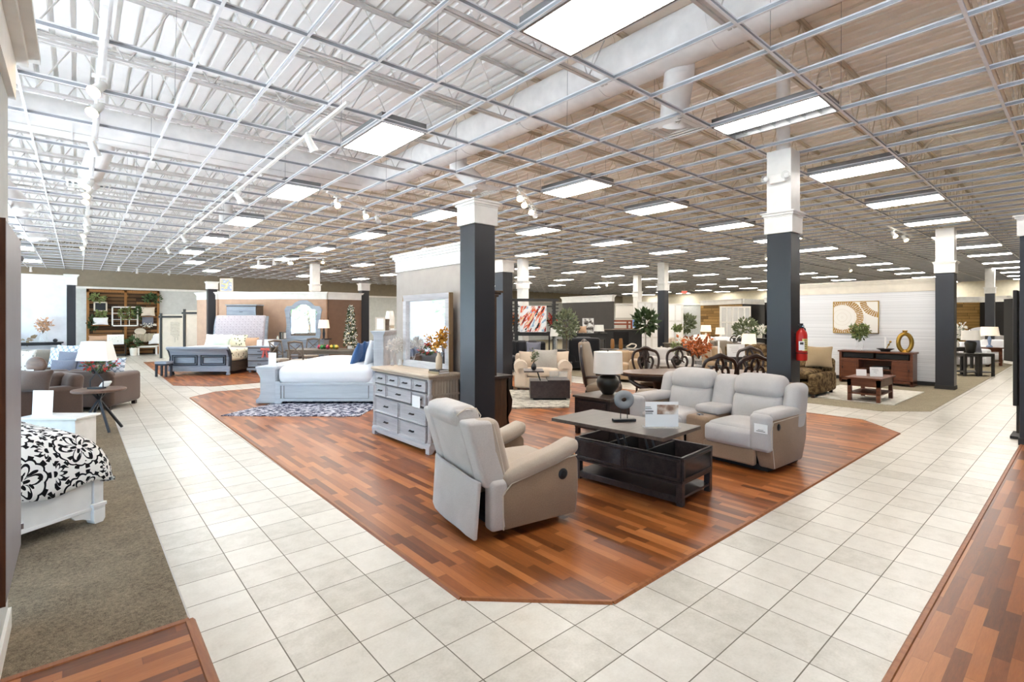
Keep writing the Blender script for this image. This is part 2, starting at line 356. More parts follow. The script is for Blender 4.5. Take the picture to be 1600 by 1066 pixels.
def mats():
    M.update(tile=tile_floor(), lam_y=laminate('laminate_lengthwise', 'y'), lam_x=laminate('laminate_crosswise', 'x'),
      carpet=carpet('carpet_pile', '#4d4336', '#9b8d78'), carpet2=carpet('carpet_pile_light', '#6c6453', '#a99e88'),
      wood_trim=wood('trim_wood', '#7c4420', '#9c6034', 1), white=plain('white_paint', '#e8e6e1', .45), white_gl=plain('white_gloss', '#eceae6', .25),
      cream_trim=plain('cream_paint', '#e6ddcd', .5), grey_wall=plain('wall_grey_paint', '#a0978f', .75), tan_wall=plain('wall_tan_paint', '#c0a18a', .75),
      brown_wall=plain('wall_brown_paint', '#7d6250', .75), dark_wall=plain('wall_charcoal', '#47433f', .7), soffit=plain('soffit_taupe', '#857b69', .8), soffit_far=plain('soffit_cream', '#cfc7b2', .8), blackwall=plain('wall_black', '#0c0a08', .7), wall_light=plain('wall_pale', '#c2c5c3', .8),
      wall_white=plain('wall_white', '#e4e6ea', .7), black_col=plain('column_black', '#2b2c31', .32, var=.03), charcoal=plain('charcoal_trim', '#2d2b29', .6),
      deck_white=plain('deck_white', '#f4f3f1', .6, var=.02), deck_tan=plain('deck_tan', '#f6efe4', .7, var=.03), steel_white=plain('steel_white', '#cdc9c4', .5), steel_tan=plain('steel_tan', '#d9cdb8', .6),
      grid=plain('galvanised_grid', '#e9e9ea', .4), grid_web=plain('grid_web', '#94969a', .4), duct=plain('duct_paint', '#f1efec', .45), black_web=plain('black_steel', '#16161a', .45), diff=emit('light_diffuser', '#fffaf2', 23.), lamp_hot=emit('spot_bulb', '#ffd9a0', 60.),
      metal_grey=plain('grey_metal', '#8d8e90', .35, .8), chrome=plain('chrome', '#cfd2d6', .15, 1.), louver=plain('louver_metal', '#d2d5d8', .2, .9),
      taupe_sofa=tweed('grey_tweed', '#cdc9c6', '#aeaaa8'), suede=fabric('taupe_suede', '#a2886f', '#8c745d', 90., .15), suede_lt=fabric('beige_suede', '#bfb09f', '#a99a8b', 140., .25), suede_gr=fabric('grey_suede', '#d3cdc9', '#bcb6b2', 120., .25),
      stitch=plain('piping_thread', '#cfc3b3', .8), grey_oak=wood('grey_oak', '#3a302a', '#574a41', 1, rough=.35), dark_oak=wood('espresso_oak', '#2b2424', '#453b39', 1, rough=.35), dark_oak_x=wood('espresso_oak_side', '#2b2424', '#453b39', 0, rough=.35),
      black_in=plain('dark_lining', '#171414', .8), dresser=wood('grey_washed_wood', '#a39fa1', '#c2bfc0', 0, .6, rough=.5), dresser_s=wood('grey_washed_wood_upright', '#a09282', '#b9ac9b', 2, .6, rough=.5), dresser_t=wood('washed_oak_top', '#a99885', '#c4b39e', 0, .7, rough=.45),
      groove=plain('shadow_line', '#6a6461', .8), pull=plain('dark_pulls', '#2e2926', .35, .7), mirror=plain('mirror_glass', '#f2f4f5', .02, 1., var=0), frame_gold=wood('washed_frame_side', '#8e6f4e', '#a98a63', 2),
      bluebed=wood('blue_grey_paint', '#7e8794', '#a2abb8', 0, .5, rough=.45), bluegroove=plain('dark_glaze', '#2d313a', .6), greybed=wood('pale_grey_paint', '#aab0b8', '#c3c8ce', 0, .4, rough=.5), darkside=wood('dark_stain', '#3a3128', '#574a3d', 1),
      tufted=tufted(), linen=fabric('white_linen', '#f0f0f2', '#e2e2e6', 200., .2, .9, .03), bluepillow=fabric('blue_velvet', '#4c6f9d', '#33507c', 40., .2), skyfab=floral('floral_cover', '#e9e4cd', '#93916f', '#5d5e58'), mint=fabric('mint_cotton', '#d7e6d6', None, 200., .2), peach=fabric('peach_cotton', '#d9b294', None, 200., .2), whitefloral=floral('white_floral', '#efefeb', '#d9dcd4', '#b6bdb0', 12.),
      damask=damask(), leather=fabric('brown_leather', '#5f4b41', '#4e3d34', 60., .2, .6), leather_g=fabric('grey_velvet', '#7f8290', '#686b79', 60., .2), pillow_lat=lattice('lattice_cloth', '#e6eaf0', '#6b7f95'), beige_fab=fabric('beige_weave', '#8c8072', '#6f6456'), pillow_pat=floral('patterned_cloth', '#d8d2c8', '#7c776f', '#4f4b47', 14.),
      shade=plain('lamp_shade', '#f2efe8', .9, var=.02), shade_glow=emit('lit_shade', '#f3e6cf', .35), wire=plain('black_wire', '#2a2a2e', .5, .3), walnut=wood('walnut', '#503a30', '#775a4a', 0), blacklamp=plain('dark_ceramic', '#26241f', .35), bluecer=plain('blue_ceramic', '#8fa6cc', .25), whitecer=plain('white_ceramic', '#e7e3da', .4), glass=glassy('clear_glass', '#e8eef0', .22), glass_w=glassy('window_glass', '#dfe9ee', .08),
      cream=fabric('cream_boucle', '#d9c8b4', '#c6b39d', 120., .4), creampat=tweed('speckled_cloth', '#d6cbbb', '#6d7378'), shag=shag('shag_pile', '#8e8a80', '#dcd6c8'), whiterug=shag('white_pile', '#d8d3c6', '#f0ece2'), bedrug=rugpat('navy_damask_rug', '#262a3f', '#c9cad4', 13.),
      blackfab=fabric('black_leather', '#1b1b20', '#101014', 40., .2, .55), brownsofa=rugpat('brown_scroll_cloth', '#453524', '#7c6748', 9., .9, '#5d4b34'), beigepil=fabric('tan_cloth', '#b09a7c', '#96815f'), tanleather=fabric('tan_leather', '#b09677', '#967c5e', 60., .15, .6),
      darkchair=plain('carved_mahogany', '#2c1c15', .3, var=.2), tablebrown=wood('table_veneer', '#402a1a', '#6e4d33', 0, rough=.3), seatfab=fabric('taupe_seat', '#958572', '#7c6d5b'), paleseat=fabric('oat_seat', '#c9bfb0', '#b0a596'), greywood=wood('weathered_wood', '#5c5045', '#776a5d', 0),
      cherry=wood('cherry_stain', '#4e2b1c', '#74442d', 0, rough=.35), armoire=wood('armoire_wood', '#3d2c20', '#5b4431', 2, rough=.4), pine=planks('pallet_boards', '#2e2117', '#85603a', .17, 0, 1.1, '#100a06', .39), pine2=planks('amber_boards', '#55401f', '#b08a52', .16, 0, 1.2, '#33240f', .46), wboards=whitebrick(), palewood=planks('grey_boards', '#c4bfb6', '#ddd9d2', .9, 1, .12, '#aaa69e'),
      orange_wood=wood('amber_timber', '#7a4f22', '#a06e36', 2), redwood=wood('red_timber', '#6e2f1c', '#93492b', 0), canvas=fabric('canvas', '#ddd2c2', '#cfc4b4', 150., .2), script=plain('script_ink', '#4c443d', .9), divwhite=plain('screen_white', '#e3e1dc', .6), divpane=glassy('screen_pane', '#eef0f2', .55, .4),
      leaf=plain('leaf_green', '#465c33', .6, var=.5, scale=14.), leaf_d=plain('leaf_dark', '#30431f', .55, var=.5, scale=14.), leaf_o=plain('leaf_olive', '#6d7558', .7, var=.45, scale=14.), leaf_y=plain('leaf_yellowgreen', '#7c8650', .7, var=.4, scale=14.), petal_o=plain('petal_orange', '#b9622b', .7, var=.45, scale=18.), petal_d=plain('petal_dried', '#c29a78', .8, var=.4, scale=18.), vase_tan=plain('tan_pottery', '#cdb79b', .5), petal_g=plain('petal_gold', '#c9902e', .7, var=.35, scale=16.), petal_w=plain('petal_white', '#eceae2', .8), petal_r=plain('petal_red', '#b8352c', .6), feather=plain('pampas', '#d8d2cc', .95), bark=plain('stem_bark', '#5a4a38', .9),
      red=plain('extinguisher_red', '#c2241c', .3), yellow=plain('label_yellow', '#e6d98a', .6), paper=plain('card_white', '#f3f2f0', .6, var=.01), ink=plain('print_ink', '#4a4746', .8), ink_l=plain('print_ink_pale', '#b9b6b3', .8), cardpic=photo('card_picture', '#f4efe9', 2., ['#cdbbaa', '#8a6a55', '#4f3a2f']), gold=plain('brushed_gold', '#b08a3e', .3, .9), stone=plain('grey_stone', '#85878a', .8, bump=.3), abstract=abstract(), rings=rings_art(), bwphoto=photo('figure_print', '#f0efec', 5., ['#d9d6d0', '#5d5650', '#26221f']), poster=photo('poster_print', '#cfd0c8', 8., ['#8a9bd0', '#c9c07a', '#d8d8d4']), chalk=plain('chalkboard', '#24272a', .8), exit_red=emit('exit_red', '#ff3b22', 1.6), ornament_g=plain('ornament_green', '#3c7a44', .15, .6), ornament_r=plain('ornament_rose', '#a83f55', .15, .6), ornament_y=plain('ornament_gold', '#c9a54a', .15, .8), warm_dot=emit('fairy_light', '#ffe2b0', 4.), greyplate=plain('grey_panel', '#77757c', .4), brownedge=wood('edge_wood', '#4a2a1a', '#6a3f28', 2), asphalt=plain('pavement', '#c9cbcd', .9), extleaf=plain('tree_leaf', '#9db58c', .8, var=.3), screen=plain('screen_blue', '#7fa6dd', .3), stripe=stripes('striped_cloth', '#d9cfb6', '#5c5850', .06), outlet=plain('outlet_plate', '#efece6', .4), bow=plain('red_ribbon', '#d2655c', .5))
mats()
# ================================================================ shell
XW, XE, YS, YN = -3.2, 41., -9., 30.6
def slab(name, poly, z0, z1, mat, **kw):
    return struct(MB().prism(poly, z0, z1).build(name, mat, smooth=False))
def rect(x0, x1, y0, y1): return [(x0, y0), (x1, y0), (x1, y1), (x0, y1)]
slab('floor', rect(XW-.2, XE+.2, YS-.2, YN+.2), -.12, 0, 'tile')
# raised floor coverings, a few millimetres proud of the tile
PLAT = [(1.815, 2.58), (2.49, 1.935), (9.49, 1.935), (10.27, 2.6), (10.27, 9.6), (10.1, 13.1), (9.5, 13.75), (2.5, 13.75), (1.9, 13.1)]
slab('floor_wood_centre', PLAT, 0, .008, 'lam_y')
slab('floor_wood_back', [(1.93, 15.86), (2.66, 15.0), (9.4, 15.0), (10.2, 15.8), (10.2, 24), (8, 25.3), (2.06, 25.3)], 0, .008, 'lam_y')
slab('floor_wood_right', rect(2.2, 13., YS, .645), 0, .008, 'lam_x')
slab('floor_wood_near', [(-3.1, -3.), (.49, -3.), (.49, 3.42), (-3.1, 3.42)], 0, .008, 'lam_x')
slab('floor_carpet_left', rect(XW, .49, 3.42, 28.9), 0, .007, 'carpet')
slab('floor_carpet_right', [(11.52, 2.63), (12.2, 2.0), (XE, 2.0), (XE, YN), (11.52, YN)], 0, .007, 'carpet2')
slab('floor_carpet_far_right', rect(13., XE, YS, .64), 0, .007, 'carpet2')
def edge(name, pts, w=.045, mat='wood_trim', h=.014, closed=False):
    m = MB(); n = len(pts)
    for i in range(n if closed else n-1):
        a = Vector(pts[i]); b = Vector(pts[(i+1) % n]); d = (b-a); L = d.length; ang = math.atan2(d.y, d.x)
        m.prism([(-w/2, 0), (w/2, 0), (w/2-.012, h), (-w/2+.012, h)], 0, L, 0, T((a.x, a.y, 0), ang))
    return struct(m.build(name, mat, smooth=False))
edge('trim_1', PLAT, closed=True)
edge('trim_2', [(2.06, 25.3), (1.93, 15.86), (2.66, 15.0), (9.4, 15.0)])
edge('trim_3', [(2.2, .645), (13., .645)])
edge('trim_4', [(-3.1, 3.42), (.49, 3.42), (.49, -3.)], .06)
edge('trim_5', [(.49, 3.42), (.49, 28.9)], .02, 'ink_l', .008)
# outer walls
def hwall(name, x0, x1, y, t=.15, z1=5.3, mat='soffit'):
    return struct(MB().box(((x0+x1)/2, y+t/2, z1/2), (x1-x0, t, z1)).build(name, mat, smooth=False))
hwall('wall_back', XW, XE, YN)
struct(MB().box(((XW+XE)/2, YN-.02, 1.6), (XE-XW, .04, 3.2)).build('wall_back_lower', 'wall_light', smooth=False))
struct(MB().box(((XW+XE)/2, YN-.045, 3.22), (XE-XW, .09, .1)).build('trim_6', 'white', smooth=False))
hwall('wall_right', XW, XE, YS-.15)
struct(MB().box((XE+.075, (YS+YN)/2, 2.65), (.15, YN-YS, 5.3)).build('wall_far', 'soffit_far', smooth=False))
struct(MB().box((XE-.02, (YS+YN)/2, 1.5), (.04, YN-YS, 3.)).build('wall_far_lower', 'wall_light', smooth=False))
struct(MB().box((XE-.045, (YS+YN)/2, 3.05), (.09, YN-YS, .12)).build('trim_7', 'white', smooth=False))
# shop front: glazed bays between piers
bays = [(-8.6, -5.6), (-5.2, -2.2), (-1.8, 1.2), (1.6, 4.6), (5., 8.), (8.4, 11.4), (11.8, 14.8), (15.2, 18.2), (18.6, 21.6), (22., 25.), (25.4, 28.4)]
wf = MB().box((XW-.1, (YS+YN)/2, 4.45), (.2, YN-YS, 1.7)).box((XW-.1, (YS+YN)/2, .1), (.2, YN-YS, .2))
prev = YS
for a, b in bays+[(YN, YN)]:
    if a > prev: wf.box((XW-.1, (prev+a)/2, 1.9), (.2, a-prev, 3.41))
    prev = b
struct(wf.build('wall_front', 'wall_white', smooth=False))
for i, (a, b) in enumerate(bays):
    r = struct(thing('window_%d' % (i+1), 'shop window', 'window', (XW-.1, (a+b)/2, .2)))
    for k in ('label', 'category'): del r[k]
    f = MB(); w = b-a
    for y in (-w/2+.03, 0, w/2-.03): f.box((0, y, 1.7), (.06, .06, 3.4))
    for z in (.03, 2.4, 3.37): f.box((0, 0, z), (.06, w, .06))
    f.build('window_frame', 'metal_grey', r, False); MB().box((0, 0, 1.7), (.01, w-.06, 3.34)).build('pane', 'glass_w', r, False)
struct(MB().box((-20, 10, -.2), (34, 70, .1)).build('ground_outside', 'asphalt', smooth=False))
for i, (x, y) in enumerate([(-11, 14), (-13, 20), (-10.5, 26), (-12.5, 9), (-14, 31), (-12, 3)]):
    t = thing('street_tree', 'leafy tree outside the shop front, %s from the back' % ORD[5-i], 'tree', (x, y, -.15), group='trees outside')
    MB().tube([(0, 0, 0), (.1, 0, 1.3), (0, .1, 2.6)], [.16, .12, .08]).build('trunk', 'bark', t); MB().leaves((0, 0, 3.6), (1.9, 1.9, 1.7), 700, .5, i).build('foliage', 'extleaf', t)
# ---------------------------------------------------------------- ceiling deck, joists, ducts, grid
ZD = 5.25
def deck(name, x0, x1, y0, y1, mat, p=.2):
    vs, fs = [], []; n = int(round((x1-x0)/p))+1; prof = [(0, 0), (.14, 0), (.15, .08), (.19, .08)]
    xs = [(x0+i*p+a, ZD+z) for i in range(n) for a, z in prof]
    for x, z in xs: vs += [(x, y0, z), (x, y1, z)]
    fs = [(2*i, 2*i+2, 2*i+3, 2*i+1) for i in range(len(xs)-1)]
    return struct(MB().add(vs, fs).build(name, mat, smooth=False))
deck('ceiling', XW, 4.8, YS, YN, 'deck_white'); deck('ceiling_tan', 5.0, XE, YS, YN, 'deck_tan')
struct(MB().box(((XW+XE)/2, (YS+YN)/2, ZD+.12), (XE-XW+.4, YN-YS+.4, .06)).build('ceiling_roof', 'charcoal', smooth=False))
def joist(y, x0, x1, mat):
    m = MB(); z0, z1 = ZD-.75, ZD-.025
    for z in (z0, z1):
        for s in (-1, 1): m.box(((x0+x1)/2, y+s*.026, z), (x1-x0, .034, .006)).box(((x0+x1)/2, y+s*.011, z+(.018 if z == z0 else -.018)), (x1-x0, .005, .034))
    n = int((x1-x0)/.8); L = (x1-x0)/n
    for i in range(n):
        a = x0+i*L
        for p, q in (((a, y, z1), (a+L/2, y, z0)), ((a+L/2, y, z0), (a+L, y, z1))): m.tube([p, q], .009, 4)
    return struct(m.build('roof_joist', mat, smooth=False))
y = 5.29-1.53*9
while y < YN-.5:
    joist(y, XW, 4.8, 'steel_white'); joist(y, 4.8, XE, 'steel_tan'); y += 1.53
for x in (XW+.3, 11.8, 26.): # girders across the joists
    m = MB()
    for z in (ZD-.75, ZD-.1):
        for s in (-1, 1): m.box((x+s*.06, (YS+YN)/2, z), (.09, YN-YS, .012)).box((x+s*.02, (YS+YN)/2, z+.04), (.012, YN-YS, .08))
    k = YS
    while k < YN-1: m.tube([(x, k, ZD-.1), (x, k+.6, ZD-.75)], .022, 6).tube([(x, k+.6, ZD-.75), (x, k+1.2, ZD-.1)], .022, 6); k += 1.2
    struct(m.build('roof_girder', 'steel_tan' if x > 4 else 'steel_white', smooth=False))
# exposed grid of galvanised tees (no tiles in it)
gx = [3.843+.6096*i for i in range(-11, 61)]; gy = [1.793+1.172*j for j in range(-8, 25)]
def tee(m, L, axis, w=.024, h=.04):
    a = (lambda s: s) if axis == 0 else (lambda s: (s[1], s[0], s[2]))
    m.box((0, 0, 0), a((L, w, .003))); m.box((0, 0, h/2), a((L, .004, h))); m.box((0, 0, h), a((L, .01, .012))); return m
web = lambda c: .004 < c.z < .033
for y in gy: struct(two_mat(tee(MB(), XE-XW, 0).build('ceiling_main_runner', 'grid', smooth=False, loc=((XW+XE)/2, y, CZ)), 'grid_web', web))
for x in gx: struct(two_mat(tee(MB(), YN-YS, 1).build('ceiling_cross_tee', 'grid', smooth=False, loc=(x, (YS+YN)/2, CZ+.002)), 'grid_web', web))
hw = MB()
for x in gx[::3]:
    for y in gy[::2]:
        if x < 16 and y < 20: hw.tube([(x, y, CZ+.05), (x+.02, y, ZD)], .0025, 3)
struct(hw.build('ceiling_hanger_wire', 'metal_grey', smooth=False))
# troffers
def troffer(x, y, label):
    t = thing('ceiling_light', label, 'light', (x, y, CZ), group='lit ceiling panels')
    w, l = .59, 1.15
    m = MB()
    for s in (-1, 1): m.box((s*(w/2-.012), 0, .045), (.024, l, .1)).box((0, s*(l/2-.012), .045), (w, .024, .1))
    m.box((0, 0, .1), (w, l, .02)); m.box((0, .3, .13), (.12, .2, .05)); m.build('housing', 'metal_grey', t, False)
    MB().box((0, 0, .0), (w-.05, l-.05, .012)).build('diffuser', 'diff', t, False); return t
cx = lambda i: 3.843+.6096*(i+.5); cy = lambda j: 1.793+1.172*(j+.5)
spots = [(i, 0) for i in (-2, 8, 13, 18, 23, 28, 33, 39, 44, 49)]+[(i, 3) for i in (-2, 4, 8, 13, 18, 23, 28, 34, 39, 44, 50)]+[(i, 6) for i in (-2, 3, 8, 13, 18, 23, 29, 33, 38, 43, 48)]+[(i, 9) for i in (-2, 3, 13, 18, 23, 28, 33, 39, 44)]+[(i, 12) for i in (-2, 3, 18, 23, 28, 33, 38, 44, 49)]+[(i, 15) for i in (-2, 3, 8, 14, 18, 23, 28, 34, 38, 43)]+[(i, 18) for i in (-1, 3, 8, 13, 18, 23, 28, 33, 39)]+[(-9, 17), (-9, 21), (1, 21), (8, 21), (13, 21), (18, 21), (23, 21), (28, 21)]+[(i, -3) for i in (8, 18, 28)]
proto = None; rows = sorted({j for _, j in spots}); cnt = {}
spots += [(i, j) for i in (54, 59) for j in (0, 3, 6, 9, 12, 15, 18, 21)]
rown = {-6: 'second row right of the right aisle', -3: 'row right of the right aisle', 0: 'row over the right aisle', 3: 'first row left of the right aisle', 6: 'second row left of the right aisle', 9: 'third row left of the right aisle', 12: 'fourth row left of the right aisle', 15: 'fifth row left of the right aisle', 17: 'row over the left sofas', 18: 'sixth row left of the right aisle', 21: 'row nearest the back wall'}
for i, j in sorted(spots, key=lambda s: (s[1], s[0])):
    cnt[j] = cnt.get(j, -1)+1; lab = 'lit ceiling panel, %s from the front in the %s' % (ORD[cnt[j]], rown[j])
    if proto is None: proto = troffer(cx(i), cy(j), lab)
    else: copy_tree(proto, (cx(i), cy(j), CZ), 0., lab)
# one fitting is louvred and half bright: a lit strip beside an open louvre
t = thing('ceiling_light', 'half lit ceiling fitting with open louvre beside the near right black column', 'light', (cx(3), cy(0), CZ), group='ceiling fittings')
m = MB(); w, l = .59, 1.15
for q in (-1, 1): m.box((q*(w/2-.01), 0, .04), (.02, l, .09)).box((0, q*(l/2-.01), .04), (w, .02, .09))
m.box((0, 0, .09), (w, l, .01)).build('housing', 'metal_grey', t, False)
MB().box((-w/4+.01, 0, 0), (w/2-.04, l-.05, .012)).build('diffuser', 'diff', t, False)
m = MB().box((w/8+.01, 0, .03), (.006, l-.04, .055))
for k in range(1, 7): m.box((w/4, -l/2+l*k/7, .03), (w/2-.03, .006, .055))
m.box((w/4, 0, .075), (w/2-.03, l-.05, .004)).build('louvre', 'louver', t, False)
# ducts
def duct(name, label, pts, r, mat='duct', n=24, ribs=True):
    o = thing(name, label, 'duct', (pts[0][0], pts[0][1], pts[0][2])); P0 = Vector(pts[0])
    MB().tube([Vector(p)-P0 for p in pts], r, n).build('duct_tube', mat, o)
    if ribs:
        for i in range(len(pts)-1):
            a, b = Vector(pts[i])-P0, Vector(pts[i+1])-P0; L = (b-a).length; k = int(L/1.5)
            for q in range(1, k+1): c = a+(b-a)*(q/(k+1)); d = (b-a).normalized()*.012; MB().tube([c-d, c+d], r+.008, n).build('seam_ring', mat, o)
    return o
def elbow(c, r, a0, a1, n=7): return [(c[0]+r*math.cos(a0+(a1-a0)*i/n), c[1]+r*math.sin(a0+(a1-a0)*i/n), c[2]) for i in range(n+1)]
duct('air_duct', 'large white round duct running parallel to the left aisle above the grid', [(4.85, -6, 4.72), (4.85, 9.5, 4.72)]+elbow((4.35, 9.5, 4.72), .5, 0, PI/2)[1:]+[(-3.0, 10.0, 4.72)], .27)
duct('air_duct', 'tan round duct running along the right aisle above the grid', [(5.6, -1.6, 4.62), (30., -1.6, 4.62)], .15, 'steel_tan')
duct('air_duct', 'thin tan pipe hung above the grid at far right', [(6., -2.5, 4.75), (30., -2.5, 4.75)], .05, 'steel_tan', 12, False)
def drop(x, y, lab, x2=None, y2=None, r=.16):
    x2 = x if x2 is None else x2; y2 = y if y2 is None else y2
    o = duct('drop_duct', 'white drop duct feeding the square diffuser '+lab, [(x, y, 4.7), (x, y, 4.45), (x+(x2-x)*.25, y+(y2-y)*.25, 4.36), (x+(x2-x)*.75, y+(y2-y)*.75, 4.2), (x2, y2, 4.08)], r, 'duct', 20, False)
    d = thing('air_diffuser', 'square white ceiling air diffuser '+lab, 'vent', (x2, y2, CZ)); m = MB()
    for s in (.58, .44, .3): 
        for k in range(4): m.prism([(-s/2, 0), (s/2, 0), (s/2-.05, .04), (-s/2+.05, .04)], -.004, .004, 1, T((0, 0, 0), k*PI/2) @ T((0, -s/2+.03, 0), 0, .9))
    m.build('vanes', 'white', d, False); MB().box((0, 0, .045), (.58, .58, .008)).build('back_plate', 'white', d, False)
drop(5.0, 2.97, 'near the large round duct', 5.37, 3.27); drop(5.1, 7.35, 'over the black column by the dresser', 5.37, 7.1)
drop(.3, 10.1, 'over the left aisle', .15, 11.2); drop(-1.2, 14., 'high over the brown sofas', -.9, 14.8, .2); drop(-1.2, 19., 'furthest along the left wall', -.9, 19.6, .2)
drop(2.9, 14.6, 'behind the lights over the bedroom set'); drop(-1.6, 9.9, 'nearest the left wall', -1.55, 9.2)
# ================================================================ columns and partitions
def column(name, x, y, lab=None, w=.31, shaft=2.9, cap=.27, top=None, mat='black_col'):
    """black boxed column with a white moulded capital; some run on as a white box to the grid"""
    o = struct(thing(name, '', '', (x, y)))
    for k in ('label', 'category'): del o[k]
    h = w/2
    MB().box((0, 0, shaft/2), (w, w, shaft)).build('shaft', mat, o, bev=.006)
    MB().box((0, 0, .05), (w+.024, w+.024, .1)).build('base_board', 'charcoal', o, bev=.004)
    m = MB().box((0, 0, shaft+cap*.4), (w+.05, w+.05, cap*.8)); z = shaft+cap*.8
    for k, (e, t) in enumerate(((.06, .02), (.09, .03), (.13, .02))):
        m.box((0, 0, z+t/2), (w+e, w+e, t)); z += t
    m.build('capital', 'white', o, bev=.004)
    if top: MB().box((0, 0, (z+top)/2), (w, w, top-z)).build('upper_box', 'white', o, bev=.004)
    return o
column('column', 3.6+.155, 4.84+.155)
column('column', 7.11+.155, 2.6+.155, top=CZ)
struct(MB().tube([(0, 0, 0), (0, 0, 1.25)], .085, 16).build('column_pipe', 'duct', loc=(7.26, 2.755, CZ)))
column('column', 16.3+.18, 2.41, w=.36, top=CZ)
column('column', 9.9+.155, .669-.157)
column('column', 8.75, 19.25)
column('column', *S(331, 19.3), top=None)
column('column', *S(787, 12.4))
column('column', *S(492, 20.6), mat='white', top=CZ)
column('column', *S(1036, 20.2), top=CZ)
column('column', *S(817, 19.), mat='white', top=CZ)
column('column', *S(1547, 22.5), top=CZ)
column('column', *S(996, 26.), mat='white', top=CZ)
column('column', *S(669, 16.), mat='white', top=CZ)
column('column', *S(111.5, 12.55), w=.17, shaft=2.6, cap=.24)
def partition(name, a, b, mat, h=2.79, t=.14, corn=.28, ends=True, corn_mat='white'):
    """free-standing display wall from a to b with a deep white cornice"""
    A, B = Vector(a), Vector(b); d = B-A; L = d.length
    o = struct(thing(name, '', '', ((A+B)/2).to_tuple(), math.atan2(d.y, d.x)))
    for k in ('label', 'category'): del o[k]
    MB().box((0, 0, (h-.02)/2), (L, t, h-.02)).build('wall_panel', mat, o, False)
    m = MB(); z = h-corn
    for e, q in ((.03, corn*.62), (.06, corn*.12), (.1, corn*.14), (.15, corn*.12)): m.box((0, 0, z+q/2), (L+e, t+e, q)); z += q
    m.build('cornice', corn_mat, o, bev=.004)
    MB().box((0, 0, .055), (L+.02, t+.02, .11)).build('base_board', 'white' if mat != 'wboards' else 'charcoal', o, False); return o
partition('partition_wall', (4.03, 7.47), (4.03, 5.16), 'grey_wall')
partition('partition_wall', (16.97, 2.62), (16.97, 6.6), 'wboards', 2.83, .14, .34, corn_mat='cream_trim')
pa, pb = S(344, 19.2), S(511, 19.2)
partition('partition_wall', pa, pb, 'tan_wall'); partition('partition_wall', (pb[0]+.05, pb[1]+.07), (8.6, pb[1]+.07), 'brown_wall')
partition('partition_wall', (pa[0]-.02, pa[1]+.12), (pa[0]-.5, pa[1]+1.3), 'tan_wall')
partition('partition_wall', (-2.6, 16.7), S(104, 12.5)[:1]+(16.7,), 'wall_white', 2.83, .14, .1)
partition('partition_wall', (17.3, 13.4), (17.3, 16.3), 'dark_wall')
partition('partition_wall', (17.3, 16.3), (20.5, 16.3), 'wall_light')
partition('partition_wall', S(962, 27.), S(992, 27.), 'palewood', 2.6, .14, .1)
pc, pd, pe = S(1096, 30.), S(1160, 27.), S(1194, 28.5)
partition('partition_wall', pc, pd, 'pine2', 2.85); partition('partition_wall', pd, pe, 'charcoal', 2.85)
partition('partition_wall', S(1197, 28.), S(1212, 26.), 'charcoal', 2.95)
partition('partition_wall', S(1478, 27.), S(1533, 27.), 'pine2', 2.95, corn=.3); partition('partition_wall', S(1533, 26.9), S(1575, 25.5), 'blackwall', 2.95, corn=.3)
partition('partition_wall', S(1572, 20.), S(1595, 19.), 'blackwall', 2.6, corn=.05)
# near left stub wall with its hung grey panel
struct(MB().box((-.36, 1.9, 1.65), (.13, 4.2, 3.3)).build('wall_left', 'wall_light', smooth=False))
struct(MB().box((-.29, 1.9, .06), (.02, 4.2, .12)).build('baseboard_left', 'white', smooth=False))
m = MB()
for e, z, q in ((.03, 3.0, .22), (.08, 3.22, .05), (.13, 3.27, .04)): m.box((-.36, 1.9, z+q/2), (.13+2*e, 4.2+2*e, q))
struct(m.build('trim_8', 'white', smooth=False))
o = thing('wall_panel_board', 'tall grey board in a brown edge hung on the near left wall', 'panel', (-.265, 3.58, .47))
MB().box((0, 0, .86), (.05, .78, 1.72)).build('board', 'greyplate', o, bev=.005); m = MB()
for s in (-1, 1): m.box((-.004, s*.395, .86), (.054, .008, 1.74))
m.build('edge_strip', 'brownedge', o, False); m = MB()
for z in (.1, 1.62): m.box((.02, .405, z), (.03, .02, .03))
m.build('clip', 'chrome', o, False)
# near right dark panel hung by the aisle
o = thing('hanging_panel', 'tall narrow black hanging panel beside the far right black column', 'panel', (10.58, .735)); 
MB().box((0, 0, 1.33), (.62, .05, 1.68)).build('board', 'charcoal', o, bev=.01); MB().box((0, 0, .02), (.5, .12, .04)).box((.1, 0, .25), (.05, .03, .48)).build('stand', 'charcoal', o, False)
